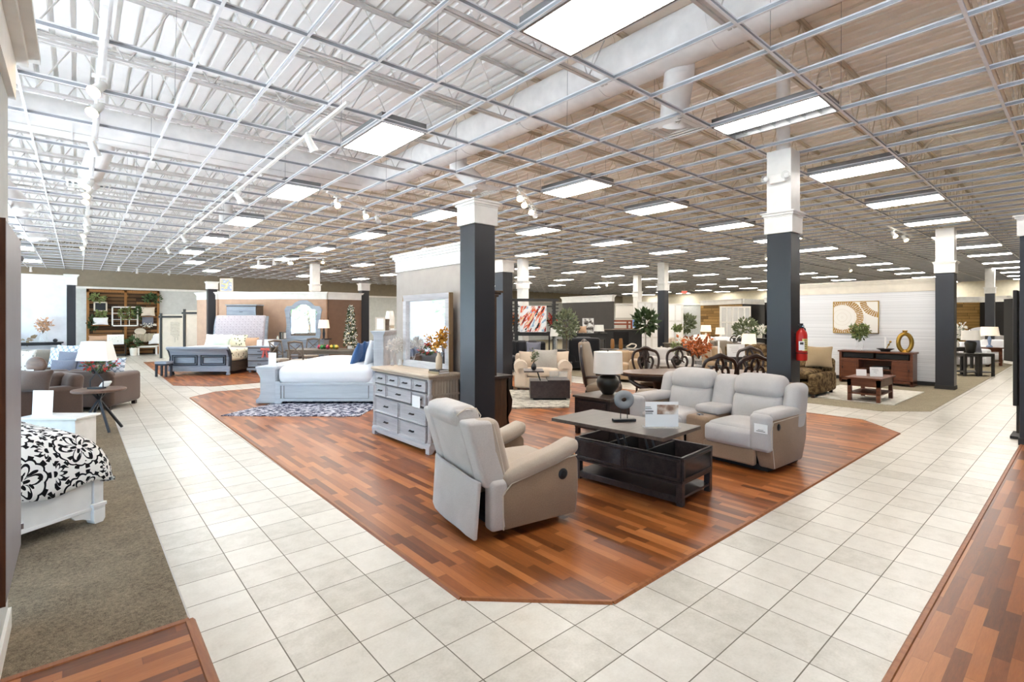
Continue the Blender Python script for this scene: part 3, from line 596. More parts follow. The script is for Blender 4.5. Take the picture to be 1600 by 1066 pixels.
# ================================================================ recliner
o = thing('recliner', 'taupe suede recliner armchair seen from behind, standing near the tiled corner', 'armchair', (2.94, 3.46, .008), R(81))
MB().box((0, -.02, .05), (.66, .62, .09)).tube([(-.3, .28, .03), (.3, .28, .03)], .03).tube([(-.3, -.28, .03), (.3, -.28, .03)], .03).build('base', 'black_in', o)
prof = [(-.40, .07), (-.425, .3), (-.42, .53), (-.39, .575), (-.33, .575), (.26, .425), (.345, .36), (.36, .3), (.33, .07)]
shear = lambda k, z0, by=0: (lambda p: (p.x, p.y+k*(p.z)+by*p.z*p.z, p.z))
for s in (-1, 1):
    MB().prism(prof, s*.36, s*.49, 0).build('side_panel', 'suede', o, bev=.022, ang=60)
    arm = MB().rbox((s*.41, -.055, .57), (.2, .74, .12), .05, 4, 4, (0, 0, .012), warp=lambda p: (p.x*(1-.05*(p.y > .2)), p.y, p.z-.225*(p.y+.1)+(.02 if p.y < -.3 else 0)))
    arm.build('armrest', 'suede_lt', o)
    MB().tube([(s*.492, -.40, .57), (s*.495, -.3, .566), (s*.495, .26, .437), (s*.49, .34, .36), (s*.49, .335, .08)], .006, 6).build('piping', 'stitch', o)
    w = MB().rbox((s*.37, .45, .68), (.165, .22, .54), .035, 4, 4, (.004, .0, 0), warp=lambda p: (p.x, p.y+.3*p.z+(-.05 if p.y < 0 else 0)*p.z, p.z-.1*max(0, -p.y)*(p.z > 0)))
    w.build('back_wing', 'suede_gr', o)
    MB().tube([(s*.452, .345+.26*z, .68+z) for z in [-.25+.07*i for i in range(8)]], .005, 6).build('wing_piping', 'stitch', o)
    MB().rbox((s*.37, .41, .7), (.15, .2, .5), .05, 4, 4, (.01, .015, 0), warp=lambda p: (p.x, p.y+.28*p.z-.03, p.z)).build('wing_front', 'suede_lt', o)
MB().rbox((0, -.06, .42), (.54, .68, .17), .06, 4, 4, (0, 0, .03)).build('seat_cushion', 'suede_lt', o)
MB().rbox((0, -.43, .27), (.58, .1, .36), .045, 4, 3, (0, .02, 0)).build('footrest', 'suede', o)
MB().rbox((0, .40, .68), (.55, .17, .56), .06, 4, 4, (0, .035, 0), warp=shear(.33, 0, .1)).build('backrest', 'suede_lt', o)
MB().rbox((0, .49, .72), (.575, .15, .6), .025, 3, 5, (0, .008, 0), warp=lambda p: (p.x, p.y+.3*p.z, p.z)).build('back_panel', 'suede_gr', o)
MB().rbox((0, .545, .955), (.58, .26, .17), .084, 7, 4, (0, 0, .008), warp=lambda p: (p.x, p.y+.25*p.z, p.z-.05*p.y)).build('headrest', 'suede_gr', o)
MB().tube([(-.287, .545+.0, .89), (-.29, .46, .9), (-.29, .43, .96), (-.288, .47, 1.02), (-.288, .56, 1.03), (-.288, .645, .98)], .005, 6).tube([(.287, .545, .89), (.29, .46, .9), (.29, .43, .96), (.288, .47, 1.02), (.288, .56, 1.03), (.288, .645, .98)], .005, 6).build('headrest_piping', 'stitch', o)
MB().rbox((-.02, .555, .265), (.84, .03, .46), .012, 2, 7, warp=lambda p: (p.x, p.y-.07*p.z-.3*max(0, abs(p.x)-.34)+.02*math.sin(p.x*9)*(.23-p.z), p.z+.05*p.x+.03*(p.z < -.1)*abs(p.x))).build('back_flap', 'suede_gr', o)
for s in (-1, 1): MB().rbox((s*.42, .36, .27), (.135, .16, .4), .04, 3, 3).build('rear_corner', 'suede_gr', o)
q = MB().ball((-.492, -.25, .43), .05, 14, 8, sq=(.35, .95, .95)).build('pull_handle', 'black_web', o); MB().ball((-.505, -.25, .43), .03, 12, 6, sq=(.4, 1, 1)).build('lever', 'black_in', q)
# ================================================================ loveseat with console
o = thing('loveseat', 'grey tweed reclining loveseat with a centre console behind the coffee table', 'sofa', (6.32, 3.28, .008), R(-94))
MB().box((0, .02, .045), (1.8, .74, .07)).build('base', 'black_in', o)
oprof = [(-.36, .05), (-.43, .2), (-.455, .48), (-.45, .6), (-.3, .63), (.42, .63), (.46, .56), (.44, .3), (.33, .06)]
for s in (-1, 1):
    MB().prism(oprof, s*.8, s*.985, 0).build('side_panel', 'suede', o, bev=.03, ang=60)
    a = MB().rbox((s*.87, -.06, .64), (.24, .76, .1), .045, 4, 4, (0, 0, .015)).rbox((s*.87, -.435, .46), (.24, .11, .42), .05, 4, 3, (0, .015, 0)); a.build('armrest', 'taupe_sofa', o)
    MB().tube([(s*.988, -.44, .3), (s*.99, -.455, .5), (s*.99, -.4, .585), (s*.99, .4, .6)], .005, 6).tube([(s*.988, -.37, .07), (s*.99, -.42, .3)], .004, 6).build('piping', 'stitch', o)
    MB().rbox((s*.48, -.05, .40), (.61, .76, .19), .07, 4, 5, (0, 0, .035)).rbox((s*.48, -.43, .36), (.61, .1, .22), .05, 4, 4, (0, .03, 0)).build('seat_cushion', 'taupe_sofa', o)
    MB().rbox((s*.475, -.415, .165), (.64, .08, .2), .03, 3, 3).build('footrest', 'suede', o)
    MB().rbox((s*.48, .25, .61), (.62, .22, .4), .08, 4, 5, (0, .05, 0), warp=shear(.28, 0)).build('backrest', 'taupe_sofa', o)
    MB().rbox((s*.48, .33, .895), (.64, .27, .26), .1, 6, 5, (0, .03, .02), warp=shear(.3, 0)).build('headrest', 'taupe_sofa', o)
    MB().rbox((s*.885, .34, .67), (.19, .3, .56), .075, 5, 4, (.015, .02, .01), warp=shear(.25, 0)).build('back_wing', 'taupe_sofa', o)
MB().rbox((0, .02, .3), (.32, .78, .42), .05, 4, 3).build('console_base', 'suede', o)
MB().rbox((0, .06, .565), (.35, .4, .1), .04, 4, 4, (0, 0, .012)).build('console_lid', 'taupe_sofa', o)
MB().lathe([(.045, 0), (.045, .012), (.037, .012), (.035, -.01)], (-.0, -.27, .51), 18).build('cup_holder', 'chrome', o)
MB().rbox((0, .35, .72), (.34, .2, .52), .07, 4, 5, (0, .03, .01), warp=shear(.28, 0)).build('console_back', 'taupe_sofa', o)
MB().rbox((0, .42, .55), (1.72, .12, .8), .05, 3, 3, warp=shear(.1, 0)).build('back_shell', 'suede', o)
q = MB().ball((.99, -.28, .52), .04, 14, 8, sq=(.35, .8, 1.)).build('pull_handle', 'black_web', o)
q = MB().box((.9, -.505, .52), (.15, .004, .1)).build('price_tag', 'paper', o, False); q['label'] = 'white price tag'
MB().box((.9, -.508, .49), (.1, .002, .006)).box((.9, -.508, .505), (.06, .002, .004)).build('print', 'ink', q, False)
# ================================================================ lift-top coffee table
o = thing('coffee_table', 'dark grey lift-top coffee table with raised top and open bins', 'coffee table', (4.5, 3.12, .008), R(-86))
L, D = .62, .325
for sx in (-1, 1):
    for sy in (-1, 1): MB().box((sx*(L-.03), sy*(D-.03), .1), (.06, .06, .2)).build('leg', 'dark_oak', o, bev=.004)
m = MB().box((0, 0, .215), (2*L, 2*D, .03))
for s in (-1, 1): m.box((s*(L-.012), 0, .335), (.024, 2*D, .24)).box((0, s*(D-.012), .335), (2*L, .024, .24))
m.build('body', 'dark_oak', o, bev=.003)
m = MB()
for s in (-1, 1):
    for q in (-1, 1):
        c = q*.305
        for z in (.245, .425): m.box((c, s*(D+.004), z), (.58, .012, .022))
        for e in (-.285, .285): m.box((c+e, s*(D+.004), .335), (.035, .012, .2))
    for z in (.245, .425): m.box((s*(L+.004), 0, z), (.012, .6, .022))
    for e in (-.29, .29): m.box((s*(L+.004), e, .335), (.012, .035, .2))
m.build('panel_moulding', 'dark_oak', o, bev=.002)
m = MB()
for x in (-.22, .22): m.box((x, 0, .34), (.02, 2*D-.05, .215))
m.box((0, 0, .234), (2*L-.05, 2*D-.05, .008)).build('bin_lining', 'black_in', o, False)
MB().box((0, 0, .075), (2*L-.02, 2*D-.02, .025)).box((0, -D+.02, .055), (2*L, .03, .06)).box((0, D-.02, .055), (2*L, .03, .06)).build('lower_shelf', 'dark_oak', o, bev=.003)
for x in (-.15, .19):
    for dy in (0., .12): MB().tube([(x, -.12+dy, .3), (x, -.3+dy, .675)], .011, 6).build('lift_arm', 'metal_grey', o)
    MB().box((x, -.27, .67), (.03, .4, .012)).build('lift_bracket', 'metal_grey', o, False)
MB().box((.02, -.37, .697), (1.27, .72, .034)).build('top', 'grey_oak', o, bev=.005)
MB().box((.02, -.37, .6765), (1.2, .66, .008)).build('top_underside', 'dark_oak', o, False)
TT = .7225   # table top height
x, y = at(975, 658, TT)
o = thing('ring_sculpture', 'grey stone ring on two rods standing on the coffee table', 'sculpture', (x, y, TT), CAM+.1)
MB().box((0, 0, .012), (.23, .07, .024)).build('base', 'black_web', o, bev=.003); MB().tube([(-.035, 0, .02), (-.035, 0, .14)], .005).tube([(.035, 0, .02), (.035, 0, .14)], .005).build('rod', 'black_web', o)
MB().tube([(.064*math.cos(2*PI*i/28), 0, .215+.058*math.sin(2*PI*i/28)) for i in range(28)], .038, 14, closed=True).build('ring', 'stone', o)
x, y = at(1034, 669, TT)
o = thing('sign_card', 'white leaflet in a clear upright holder on the coffee table', 'sign', (x, y, TT), CAM)
MB().box((0, 0, .13), (.31, .006, .235)).build('card', 'paper', o, False); MB().box((0, .02, .006), (.34, .1, .008)).build('holder_foot', 'glass', o, False)
MB().box((.055, -.0045, .175), (.2, .002, .09)).build('picture', 'cardpic', o, False); m = MB()
for w, h, z in ((.075, .009, .158), (.05, .004, .2), (.06, .004, .185), (.065, .004, .142), (.07, .003, .134)): m.box((-.155+w/2, -.0045, z), (w, .002, h))
m.build('print', 'ink', o, False)
# ================================================================ end table and lamp
o = thing('end_table', 'dark square end table with a drawer at the left end of the loveseat', 'end table', (6.1, 4.88, .008), R(-88))
for sx in (-1, 1):
    for sy in (-1, 1): MB().box((sx*.29, sy*.29, .05), (.06, .06, .1)).build('leg', 'dark_oak', o, False)
MB().box((0, 0, .32), (.66, .64, .46)).build('body', 'dark_oak', o, bev=.004); MB().box((0, 0, .567), (.7, .7, .034)).build('top', 'grey_oak', o, bev=.005)
q = MB().box((0, -.325, .33), (.54, .02, .36)).build('drawer', 'dark_oak', o, bev=.003); m = MB()
for z in (.165, .495): m.box((0, -.338, z), (.54, .014, .03))
for x in (-.255, .255): m.box((x, -.338, .33), (.03, .014, .36))
m.build('drawer_frame', 'dark_oak', q, bev=.002); MB().ball((0, -.35, .33), .018).build('knob', 'pull', q)
def lamp(name, label, loc, bprof, bmat, r0, r1, h, z, shade='shade', rect=None, n=28, finial=True, group=None):
    t = thing(name, label, 'lamp', loc, CAM, group)
    MB().lathe(bprof, n=22).build('base', bmat, t)
    top = z+h; MB().tube([(0, 0, bprof[-1][1]-.01), (0, 0, top+.01)], .006).build('stem', 'metal_grey', t)
    m = MB()
    if rect:
        (a, b), (c, d) = rect; P = [(-a, -b, z), (a, -b, z), (a, b, z), (-a, b, z), (-c, -d, top), (c, -d, top), (c, d, top), (-c, d, top)]
        m.add(P, [(0, 1, 5, 4), (1, 2, 6, 5), (2, 3, 7, 6), (3, 0, 4, 7), (4, 5, 6, 7)])
    else: m.lathe([(r0, z), (r1, top)], n=n, cap=False).lathe([(r1, top-.004), (.01, top-.004)], n=n, cap=False)
    s = m.build('shade', shade, t, ang=30)
    if finial: MB().ball((0, 0, top+.02), .014).build('finial', 'black_web', t)
    return t
lamp('table_lamp', 'dark round ceramic lamp with a white drum shade on the dark end table', (6.2, 4.9, .592), [(.07, 0), (.085, .01), (.1, .03), (.165, .12), (.178, .19), (.155, .26), (.09, .305), (.045, .315), (.03, .33)], 'blacklamp', .225, .215, .33, .325)
# ================================================================ dresser with mirror
o = thing('dresser', 'pale grey dresser with eleven drawers against the grey display wall', 'dresser', (3.66, 6.365, .008), R(-90))
L, D, H = .8, .235, 1.0
MB().box((0, 0, .53), (2*L-.04, 2*D-.03, .86)).build('carcass', 'dresser_s', o, False)
m = MB().prism([(-D-.03, .06), (-D-.03, .1), (-D-.005, .14), (D, .14), (D, .06)], -L-.025, L+.025, 0)
for s in (-1, 1): m.prism([(-D-.028, 0), (-D-.028, .07), (-D+.08, .07), (-D+.04, .02), (-D+.02, 0)], s*(L+.02), s*(L-.07), 0).prism([(D-.08, 0), (D-.08, .07), (D, .07), (D, 0)], s*(L+.02), s*(L-.08), 0)
m.prism([(-L+.08, .07), (L-.08, .07), (L-.16, .045), (-L+.16, .045)], -D-.028, -D-.01, 1).build('plinth', 'dresser', o, bev=.004)
MB().rbox((0, -.012, 1.0), (2*L+.06, 2*D+.07, .045), .02, 3, 2).box((0, -.006, .968), (2*L+.02, 2*D+.03, .022)).build('top', 'dresser_t', o)
for s in (-1, 1): MB().lathe([(.03, .14), (.034, .16), (.027, .19), (.027, .72), (.036, .735), (.036, .75), (.027, .765), (.027, .92), (.034, .945), (.034, .96)], (s*(L-.012), -D+.004, 0), 14).build('corner_post', 'dresser', o)
for s in (-1, 1):
    m = MB()
    m.box((s*(L-.018), 0, .745), (.02, 2*D, .03)).box((s*(L-.018), 0, .945), (.02, 2*D, .03)).box((s*(L-.018), 0, .16), (.02, 2*D, .04))
    for k in range(9): m.box((s*(L-.021), -D+.06+k*.045, .53), (.014, .04, .8))
    m.build('side_panel', 'dresser_s', o, bev=.002)
MB().box((0, -D+.006, .545), (2*L-.07, .014, .8)).build('face_frame', 'groove', o, False)  # frame toned dark: shade between the drawers put into its colour
def drawer(par, x, z, w, h, y, mat='dresser', pull='pull', wide=False, groove='groove'):
    q = MB().box((x, y, z), (w, .02, h)).build('drawer', mat, par, bev=.004); m = MB(); e = .022
    for s in (-1, 1): m.prism([(s*(h/2), 0), (s*(h/2-e), 0), (s*(h/2-e*.2), .018)], x-w/2+.005, x+w/2-.005, 0, T((0, y-.01, z), 0, 0) @ Matrix(((1, 0, 0, 0), (0, 0, -1, 0), (0, 1, 0, 0), (0, 0, 0, 1))))
    for s in (-1, 1): m.box((x+s*(w/2-e*.5), y-.014, z), (e, .012, h-.01)).box((x, y-.014, z+s*(h/2-e*.5)), (w-.01, .012, e))
    m.build('drawer_moulding', mat, q, bev=.003)
    if pull:
        pw = .1 if w > .3 else .05; m = MB()
        m.tube([(x-pw/2, y-.012, z), (x-pw/2, y-.035, z-.004), (x+pw/2, y-.035, z-.004), (x+pw/2, y-.012, z)], .006, 6)
        for s in (-1, 1): m.ball((x+s*pw/2, y-.013, z), .011, 8, 6)
        if pw > .08: m.box((x, y-.012, z), (.11, .004, .014))
        m.build('handle', pull, q)
    return q
W = 2*L-.12; x0 = -W/2; yy = -D-.008
for k in range(4): drawer(o, x0+W*(k+.5)/4, .865, W/4-.025, .145, yy)
drawer(o, x0+W*.125, .685, W/4-.025, .165, yy); drawer(o, 0, .685, W*.5-.025, .165, yy); d5 = drawer(o, x0+W*.875, .685, W/4-.025, .165, yy)
for z in (.465, .235):
    for k in range(2): drawer(o, x0+W*(k+.5)/2, z, W/2-.025, .215, yy)
q = MB().box((x0+W*.875+.01, yy-.06, .66), (.2, .004, .15)).build('price_card', 'paper', o, False); q['label'] = 'white price card'
MB().tube([(x0+W*.875+.01, yy-.058, .735), (x0+W*.875, yy-.04, .75)], .003, 5).build('tag_string', 'ink_l', q)
o = thing('dresser_mirror', 'large rectangular mirror in a grey wooden frame standing on the dresser', 'mirror', (3.84, 6.35, 1.032), R(-90))
w, h, f = 1.27, 1.08, .095
for s in (-1, 1):
    MB().prism([(-.035, -f/2), (-.02, f/2), (.035, f/2), (.035, -f/2)], -w/2, w/2, 0, T((0, 0, h/2+s*(h/2-f/2))) @ (Matrix.Identity(4) if s < 0 else Matrix.Rotation(PI, 4, 'Y'))).build('frame_rail', 'dresser', o, bev=.003)
    MB().box((s*(w/2-f/2), 0, h/2), (f, .066, h-2*f+.01)).build('frame_stile', 'dresser', o, bev=.003)
    MB().box((s*(w/2+.004), .002, h/2), (.01, .068, h)).build('frame_side', 'frame_gold', o, False)
MB().box((0, .012, h/2), (w-2*f+.02, .012, h-2*f+.02)).build('mirror_glass', 'mirror', o, False)
# things on the dresser
def book(label, loc, rz, w, d, h, mat, grp=None):
    t = thing('book', label, 'book', loc, rz, grp); MB().box((0, 0, h/2), (w-.006, d-.006, h*.8)).build('pages', 'paper', t, False)
    MB().box((0, 0, h*.05), (w, d, h*.1)).box((0, 0, h*.95), (w, d, h*.1)).box((0, -d/2, h/2), (w, h*.1, h)).build('cover', mat, t, False); return t
bx, by = 3.62, 5.66
book('grey book, lower of the two under the cream vase', (bx, by, 1.032), R(-88), .24, .17, .03, 'beigepil'); book('dark book on top of the pair under the cream vase', (bx, by, 1.062), R(-84), .22, .16, .022, 'charcoal')
o = thing('vase', 'cream pottery vase with golden berry branches on the dresser', 'vase', (bx, by, 1.084))
MB().lathe([(.038, 0), (.044, .015), (.044, .13), (.038, .165), (.026, .185), (.026, .215), (.03, .22)], n=20).build('body', 'vase_tan', o)
def sprays(o, base, n, h, spread, mat, lsz, seed, stem='bark', lean=(0, 0), nl=14, rr=.05):
    q = random.Random(seed); st = MB(); lf = MB()
    for i in range(n):
        a = q.uniform(0, 2*PI); sp = spread*q.uniform(.4, 1); hh = h*q.uniform(.65, 1)
        tip = Vector((base[0]+sp*math.cos(a)+lean[0]*hh, base[1]+sp*math.sin(a)+lean[1]*hh, base[2]+hh)); b = Vector(base); mid = b.lerp(tip, .5)+Vector((0, 0, hh*.12))
        st.tube([b, mid, tip], .0025, 4)
        for k in range(nl):
            t = .35+.65*k/nl; p = (b*(1-t)**2+mid*2*t*(1-t)+tip*t*t); lf.leaves(p, (rr, rr, rr), 1, lsz, q.randint(0, 9999), .3, 0)
    st.build('stem', stem, o); lf.build('blossom', mat, o)
sprays(o, (0, 0, .2), 7, .36, .07, 'petal_g', .055, 3, lean=(-.1, -.4), nl=30, rr=.03)
sprays(o, (0, 0, .2), 4, .24, .07, 'petal_g', .05, 13, lean=(-.2, .7), nl=20, rr=.03)
for k, (x, y) in enumerate(((3.66, 7.04), (3.74, 6.96))):
    y = y; o = thing('bud_vase', ('clear glass bud vase holding white pampas at the left end of the dresser', 'empty clear glass bud vase beside the pampas vase on the dresser')[k], 'vase', (x, y, 1.032))
    MB().lathe([(.025, 0), (.032, .02), (.03, .05), (.012, .08), (.012, .1)], n=16).build('body', 'glass', o)
    if k == 0:
        m = MB(); q = random.Random(5)
        for i in range(5):
            a = q.uniform(0, 6.28); tip = Vector((.1*math.cos(a), .16*math.sin(a)+.02, .34+q.uniform(-.1, .05))); m.tube([(0, 0, .05), (tip.x*.4, tip.y*.4, .2), tip], .0015, 4)
            m.leaves(tip-Vector((0, 0, .03)), (.05, .05, .08), 90, .035, 40+i, .5, 0)
        m.build('pampas', 'feather', o)
# ================================================================ generic pieces
def pillow(label, loc, rz, w=.46, h=.46, t=.15, mat='linen', tilt=.25, group=None, name='pillow'):
    """square cushion standing on its edge, leaning back by tilt (front -y)"""
    m = MB().rbox((0, 0, 0), (w, t*.35, h), t*.17, 2, 8, (0, t*.45, 0), warp=lambda p: (p.x*(1-.1*(1-(2*p.z/h)**2)), p.y, p.z*(1-.1*(1-(2*p.x/w)**2))))
    o = m.build(name, mat); o.location = (loc[0], loc[1], loc[2]+h/2*math.cos(tilt)); o.rotation_euler = (-tilt, 0, rz); return tag(o, label, 'pillow', group)
def rugbox(label, poly, mat, z=.008, h=.014, name='rug'):
    o = MB().prism(poly, z, z+h).build(name, mat, smooth=False); return tag(o, label, 'rug')
def quad(c, rz, w, d): return [tuple((Matrix.Rotation(rz, 2) @ Vector(p)+Vector(c)).to_tuple()) for p in ((-w/2, -d/2), (w/2, -d/2), (w/2, d/2), (-w/2, d/2))]
def sofa(label, loc, rz, w=2., d=.95, h=.85, arm=.22, mat='leather', n=2, seat=.44, armh=.62, mat2=None, roll=False, cat='sofa', name='sofa', skirt=None):
    t = thing(name, label, cat, loc, rz); mat2 = mat2 or mat
    MB().rbox((0, .02, .2), (w-.06, d-.08, .26), .05, 3, 3).build('base', mat, t)
    for sx in (-1, 1):
        for sy in (-1, 1): MB().box((sx*(w/2-.1), sy*(d/2-.1), .035), (.07, .07, .07)).build('leg', 'darkchair', t, False)
        m = MB().rbox((sx*(w/2-arm/2), 0, armh/2+.05), (arm, d-.04, armh-.06), .07, 4, 3, (.01, 0, .01))
        if roll: m.tube([(sx*(w/2-arm/2), -d/2+.02, armh-.03), (sx*(w/2-arm/2), d/2-.1, armh-.03)], arm*.56, 14)
        m.build('armrest', mat, t)
    MB().rbox((0, d/2-.13, h/2+.05), (w-.04, .22, h-.1), .08, 4, 4, (0, .02, .02), warp=lambda p: (p.x, p.y+.1*p.z, p.z)).build('back_frame', mat, t)
    W = w-2*arm+.02
    for i in range(n):
        x = -W/2+W*(i+.5)/n
        MB().rbox((x, -.08, seat-.02), (W/n-.01, d-.28, .18), .06, 4, 4, (0, 0, .035)).build('seat_cushion', mat2, t)
        MB().rbox((x, d/2-.26, seat+(h-seat)/2+.03), (W/n-.02, .2, h-seat+.02), .08, 4, 4, (0, .05, 0), warp=lambda p: (p.x, p.y+.18*p.z, p.z)).build('back_cushion', mat2, t)
    return t
def table(label, loc, rz, w, d, h, mat, top=.035, leg=.06, apron=.08, shelf=None, name='table', cat='table', legmat=None, inset=.04):
    t = thing(name, label, cat, loc, rz)
    MB().box((0, 0, h-top/2), (w, d, top)).build('top', mat, t, bev=.004)
    if apron: MB().box((0, 0, h-top-apron/2), (w-2*inset, d-2*inset, apron)).build('apron', legmat or mat, t, False)
    for sx in (-1, 1):
        for sy in (-1, 1): MB().box((sx*(w/2-inset-leg/2), sy*(d/2-inset-leg/2), (h-top)/2), (leg, leg, h-top)).build('leg', legmat or mat, t, False)
    if shelf: MB().box((0, 0, shelf), (w-2*inset, d-2*inset, .025)).build('shelf', legmat or mat, t, False)
    return t
def plant(label, loc, h, rad, n, lsz, mat='leaf', pot='whitecer', ph=.25, pr=.14, seed=1, name='potted_plant', stem=True, zc=None):
    t = thing(name, label, 'plant', loc)
    MB().lathe([(pr*.75, 0), (pr, ph*.9), (pr, ph), (pr*.85, ph), (pr*.8, ph*.9)], n=18).build('pot', pot, t)
    zc = zc or h-rad[2]
    if stem: MB().tube([(0, 0, ph*.8), (.03, .02, (ph+zc)/2), (0, 0, zc)], [.016, .013, .01]).tube([(0, 0, zc*.7), (rad[0]*.4, 0, zc+rad[2]*.3)], .007, 5).tube([(0, 0, zc*.75), (-rad[0]*.3, rad[1]*.3, zc+rad[2]*.3)], .007, 5).build('stem', 'bark', t)
    MB().leaves((0, 0, zc), rad, n, lsz, seed, .3, .15).build('foliage', mat, t); return t
def vase(label, loc, prof, mat, blossom=None, name='vase', stemm='bark', seed=2, n=8, h=.3, spread=.14, lsz=.05, nl=16, rr=.04, leaf=None):
    t = thing(name, label, 'vase', loc); MB().lathe(prof, n=18).build('body', mat, t)
    if blossom: sprays(t, (0, 0, prof[-1][1]-.03), n, h, spread, blossom, lsz, seed, stemm, nl=nl, rr=rr)
    if leaf: MB().leaves((0, 0, prof[-1][1]+h*.35), (spread*.8, spread*.8, h*.35), 60, lsz, seed+9, .4, .1).build('leaves', leaf, t)
    return t
def picture(label, loc, rz, w, h, mat, frame='charcoal', f=.02, t=.03, tilt=0., name='picture', cat='picture'):
    o = thing(name, label, cat, loc, rz); o.rotation_euler.x = -tilt
    MB().box((0, 0, h/2), (w-2*f+.004, t*.5, h-2*f+.004)).build('canvas', mat, o, False); m = MB()
    for s in (-1, 1): m.box((s*(w/2-f/2), 0, h/2), (f, t, h)).box((0, 0, h/2+s*(h/2-f/2)), (w, t, f))
    m.build('frame', frame, o, False); return o
def card(label, loc, rz, w, h, tilt=.12, pr=True, name='sign_card'):
    o = thing(name, label, 'sign', loc, rz); o.rotation_euler.x = -tilt
    MB().box((0, 0, h/2), (w, .004, h)).build('card', 'paper', o, False)
    MB().box((0, .03, .004), (w, .06, .006)).build('foot', 'glass', o, False)
    if pr:
        m = MB()
        for k in range(4): m.box((-w*.1+.02*(k % 2), -.003, h*(.75-.14*k)), (w*.5-.03*k, .002, h*.03))
        m.build('print', 'ink_l', o, False)
    return o
# ================================================================ left: white bed with damask comforter
ang = math.atan2(-.55, -.835)   # along the foot rail, away from the near corner post
bx, by = .12, 5.6
o = thing('bed', 'white wooden bed with a low rail in the left foreground', 'bed', (bx, by, .007), ang+PI)
# local: x runs along the foot rail towards +x = corner post at 0; bed body extends to +y (headboard) and -x
RW, RL = 1.62, 2.1
MB().box((-RW/2, 0, .245), (RW-.08, .035, .24)).box((-RW/2, -.004, .13), (RW-.08, .045, .03)).build('foot_rail', 'white_gl', o, bev=.004)
MB().box((-.0, RL/2, .245), (.035, RL-.08, .24)).build('side_rail', 'white_gl', o, bev=.004); MB().box((-RW, RL/2, .245), (.035, RL-.08, .24)).build('side_rail', 'white_gl', o, bev=.004)
for x in (0, -RW):
    for y in (0, RL):
        MB().box((x, y, .28), (.075, .075, .28)).box((x, y, .155), (.11, .11, .03)).box((x, y, .13), (.095, .095, .02)).prism([(-.047, .12), (.047, .12), (.047, .03), (.03, 0), (-.035, 0), (-.047, .03)], -.047, .047, 1, T((x, y, 0))).build('corner_post', 'white_gl', o, bev=.004)
MB().prism([(0, .13), (-.17, .13), (-.12, .075), (-.06, .06), (0, .03)], -.015, .015, 1, T((-.045, 0, 0))).build('corner_bracket', 'white_gl', o, bev=.003)
MB().box((-RW/2, RL+.03, .65), (RW+.05, .06, 1.2)).build('headboard', 'white_gl', o, bev=.01)
MB().rbox((-RW/2, RL/2, .44), (RW-.06, RL-.06, .24), .06, 3, 3).build('mattress', 'linen', o)
# comforter: a thick cloth swept over the mattress, with its own uv in metres
def comforter(w, l, ztop, zbot, r, over, puff):
    vs, fs, uv = [], [], []; n = 44; q = 44
    def sect(s, half):                    # signed arc length from the middle -> offset, height
        a = abs(s); sg = 1 if s >= 0 else -1; flat = half-r; arc = r*PI/2
        if a <= flat: return s, ztop
        if a <= flat+arc: t = (a-flat)/r; return sg*(flat+r*math.sin(t)), ztop-r+r*math.cos(t)
        return sg*(half+.12*(a-flat-arc)), ztop-r-(a-flat-arc)
    hx, hy = w/2+over, l/2+over; drop = ztop-r-zbot; Lx = hx-r+r*PI/2+drop; Ly = hy-r+r*PI/2+drop
    for i in range(n+1):
        for j in range(q+1):
            sx = -Lx+2*Lx*i/n; sy = -Ly+2*Ly*j/q; x, zx = sect(sx, hx); y, zy = sect(sy, hy)
            z = min(zx, zy); 
            if zx < ztop and zy < ztop: z = max(zbot, ztop-math.hypot(ztop-zx, ztop-zy))
            if zx < ztop-r and zy < ztop-r: k = .93; x *= k; y *= k
            z += puff*math.cos(min(1, abs(sx)/Lx)*PI/2)*math.cos(min(1, abs(sy)/Ly)*PI/2)+.012*math.sin(sx*9+sy*4)*math.sin(sy*7)
            if z < zbot+.03: z += .02*math.sin(sx*11)+.02*math.sin(sy*13)
            vs.append((x, y, z)); uv.append((sx, sy))
    for i in range(n):
        for j in range(q): a = i*(q+1)+j; fs.append((a, a+q+1, a+q+2, a+1))
    return vs, fs, uv
vs, fs, uv = comforter(RW-.1, RL-.1, .74, .36, .26, .13, .21)
me = bpy.data.meshes.new('comforter'); me.from_pydata(vs, [], fs); me.shade_smooth(); ul = me.uv_layers.new(name='cloth')
for lp in me.loops: ul.data[lp.index].uv = uv[lp.vertex_index]
me.materials.append(M['damask']); c = bpy.data.objects.new('comforter', me); COL.objects.link(c)
mt = Matrix.Translation((bx, by, 0)) @ Matrix.Rotation(ang+PI, 4, 'Z') @ Vector((-RW/2, RL/2, 0)); c.location = mt; c.rotation_euler.z = ang+PI
md = c.modifiers.new('thick', 'SOLIDIFY'); md.thickness = .03; md.offset = -1
tag(c, 'black and white damask comforter spread over the white bed', 'comforter')
# white low table and reflective card behind the bed
wt = S(92, 6.85); t = thing('bench', 'low white bench chest behind the damask bed', 'bench', (*wt, .007), CAM); MB().box((0, 0, .2), (.74, .34, .4)).build('body', 'white_gl', t, bev=.006); MB().box((0, 0, .415), (.82, .4, .03)).build('top', 'white_gl', t, bev=.006)
o = card('tall glossy white card standing on the low white bench', (*S(66, 6.9), .438), CAM, .28, .33, .05, False)
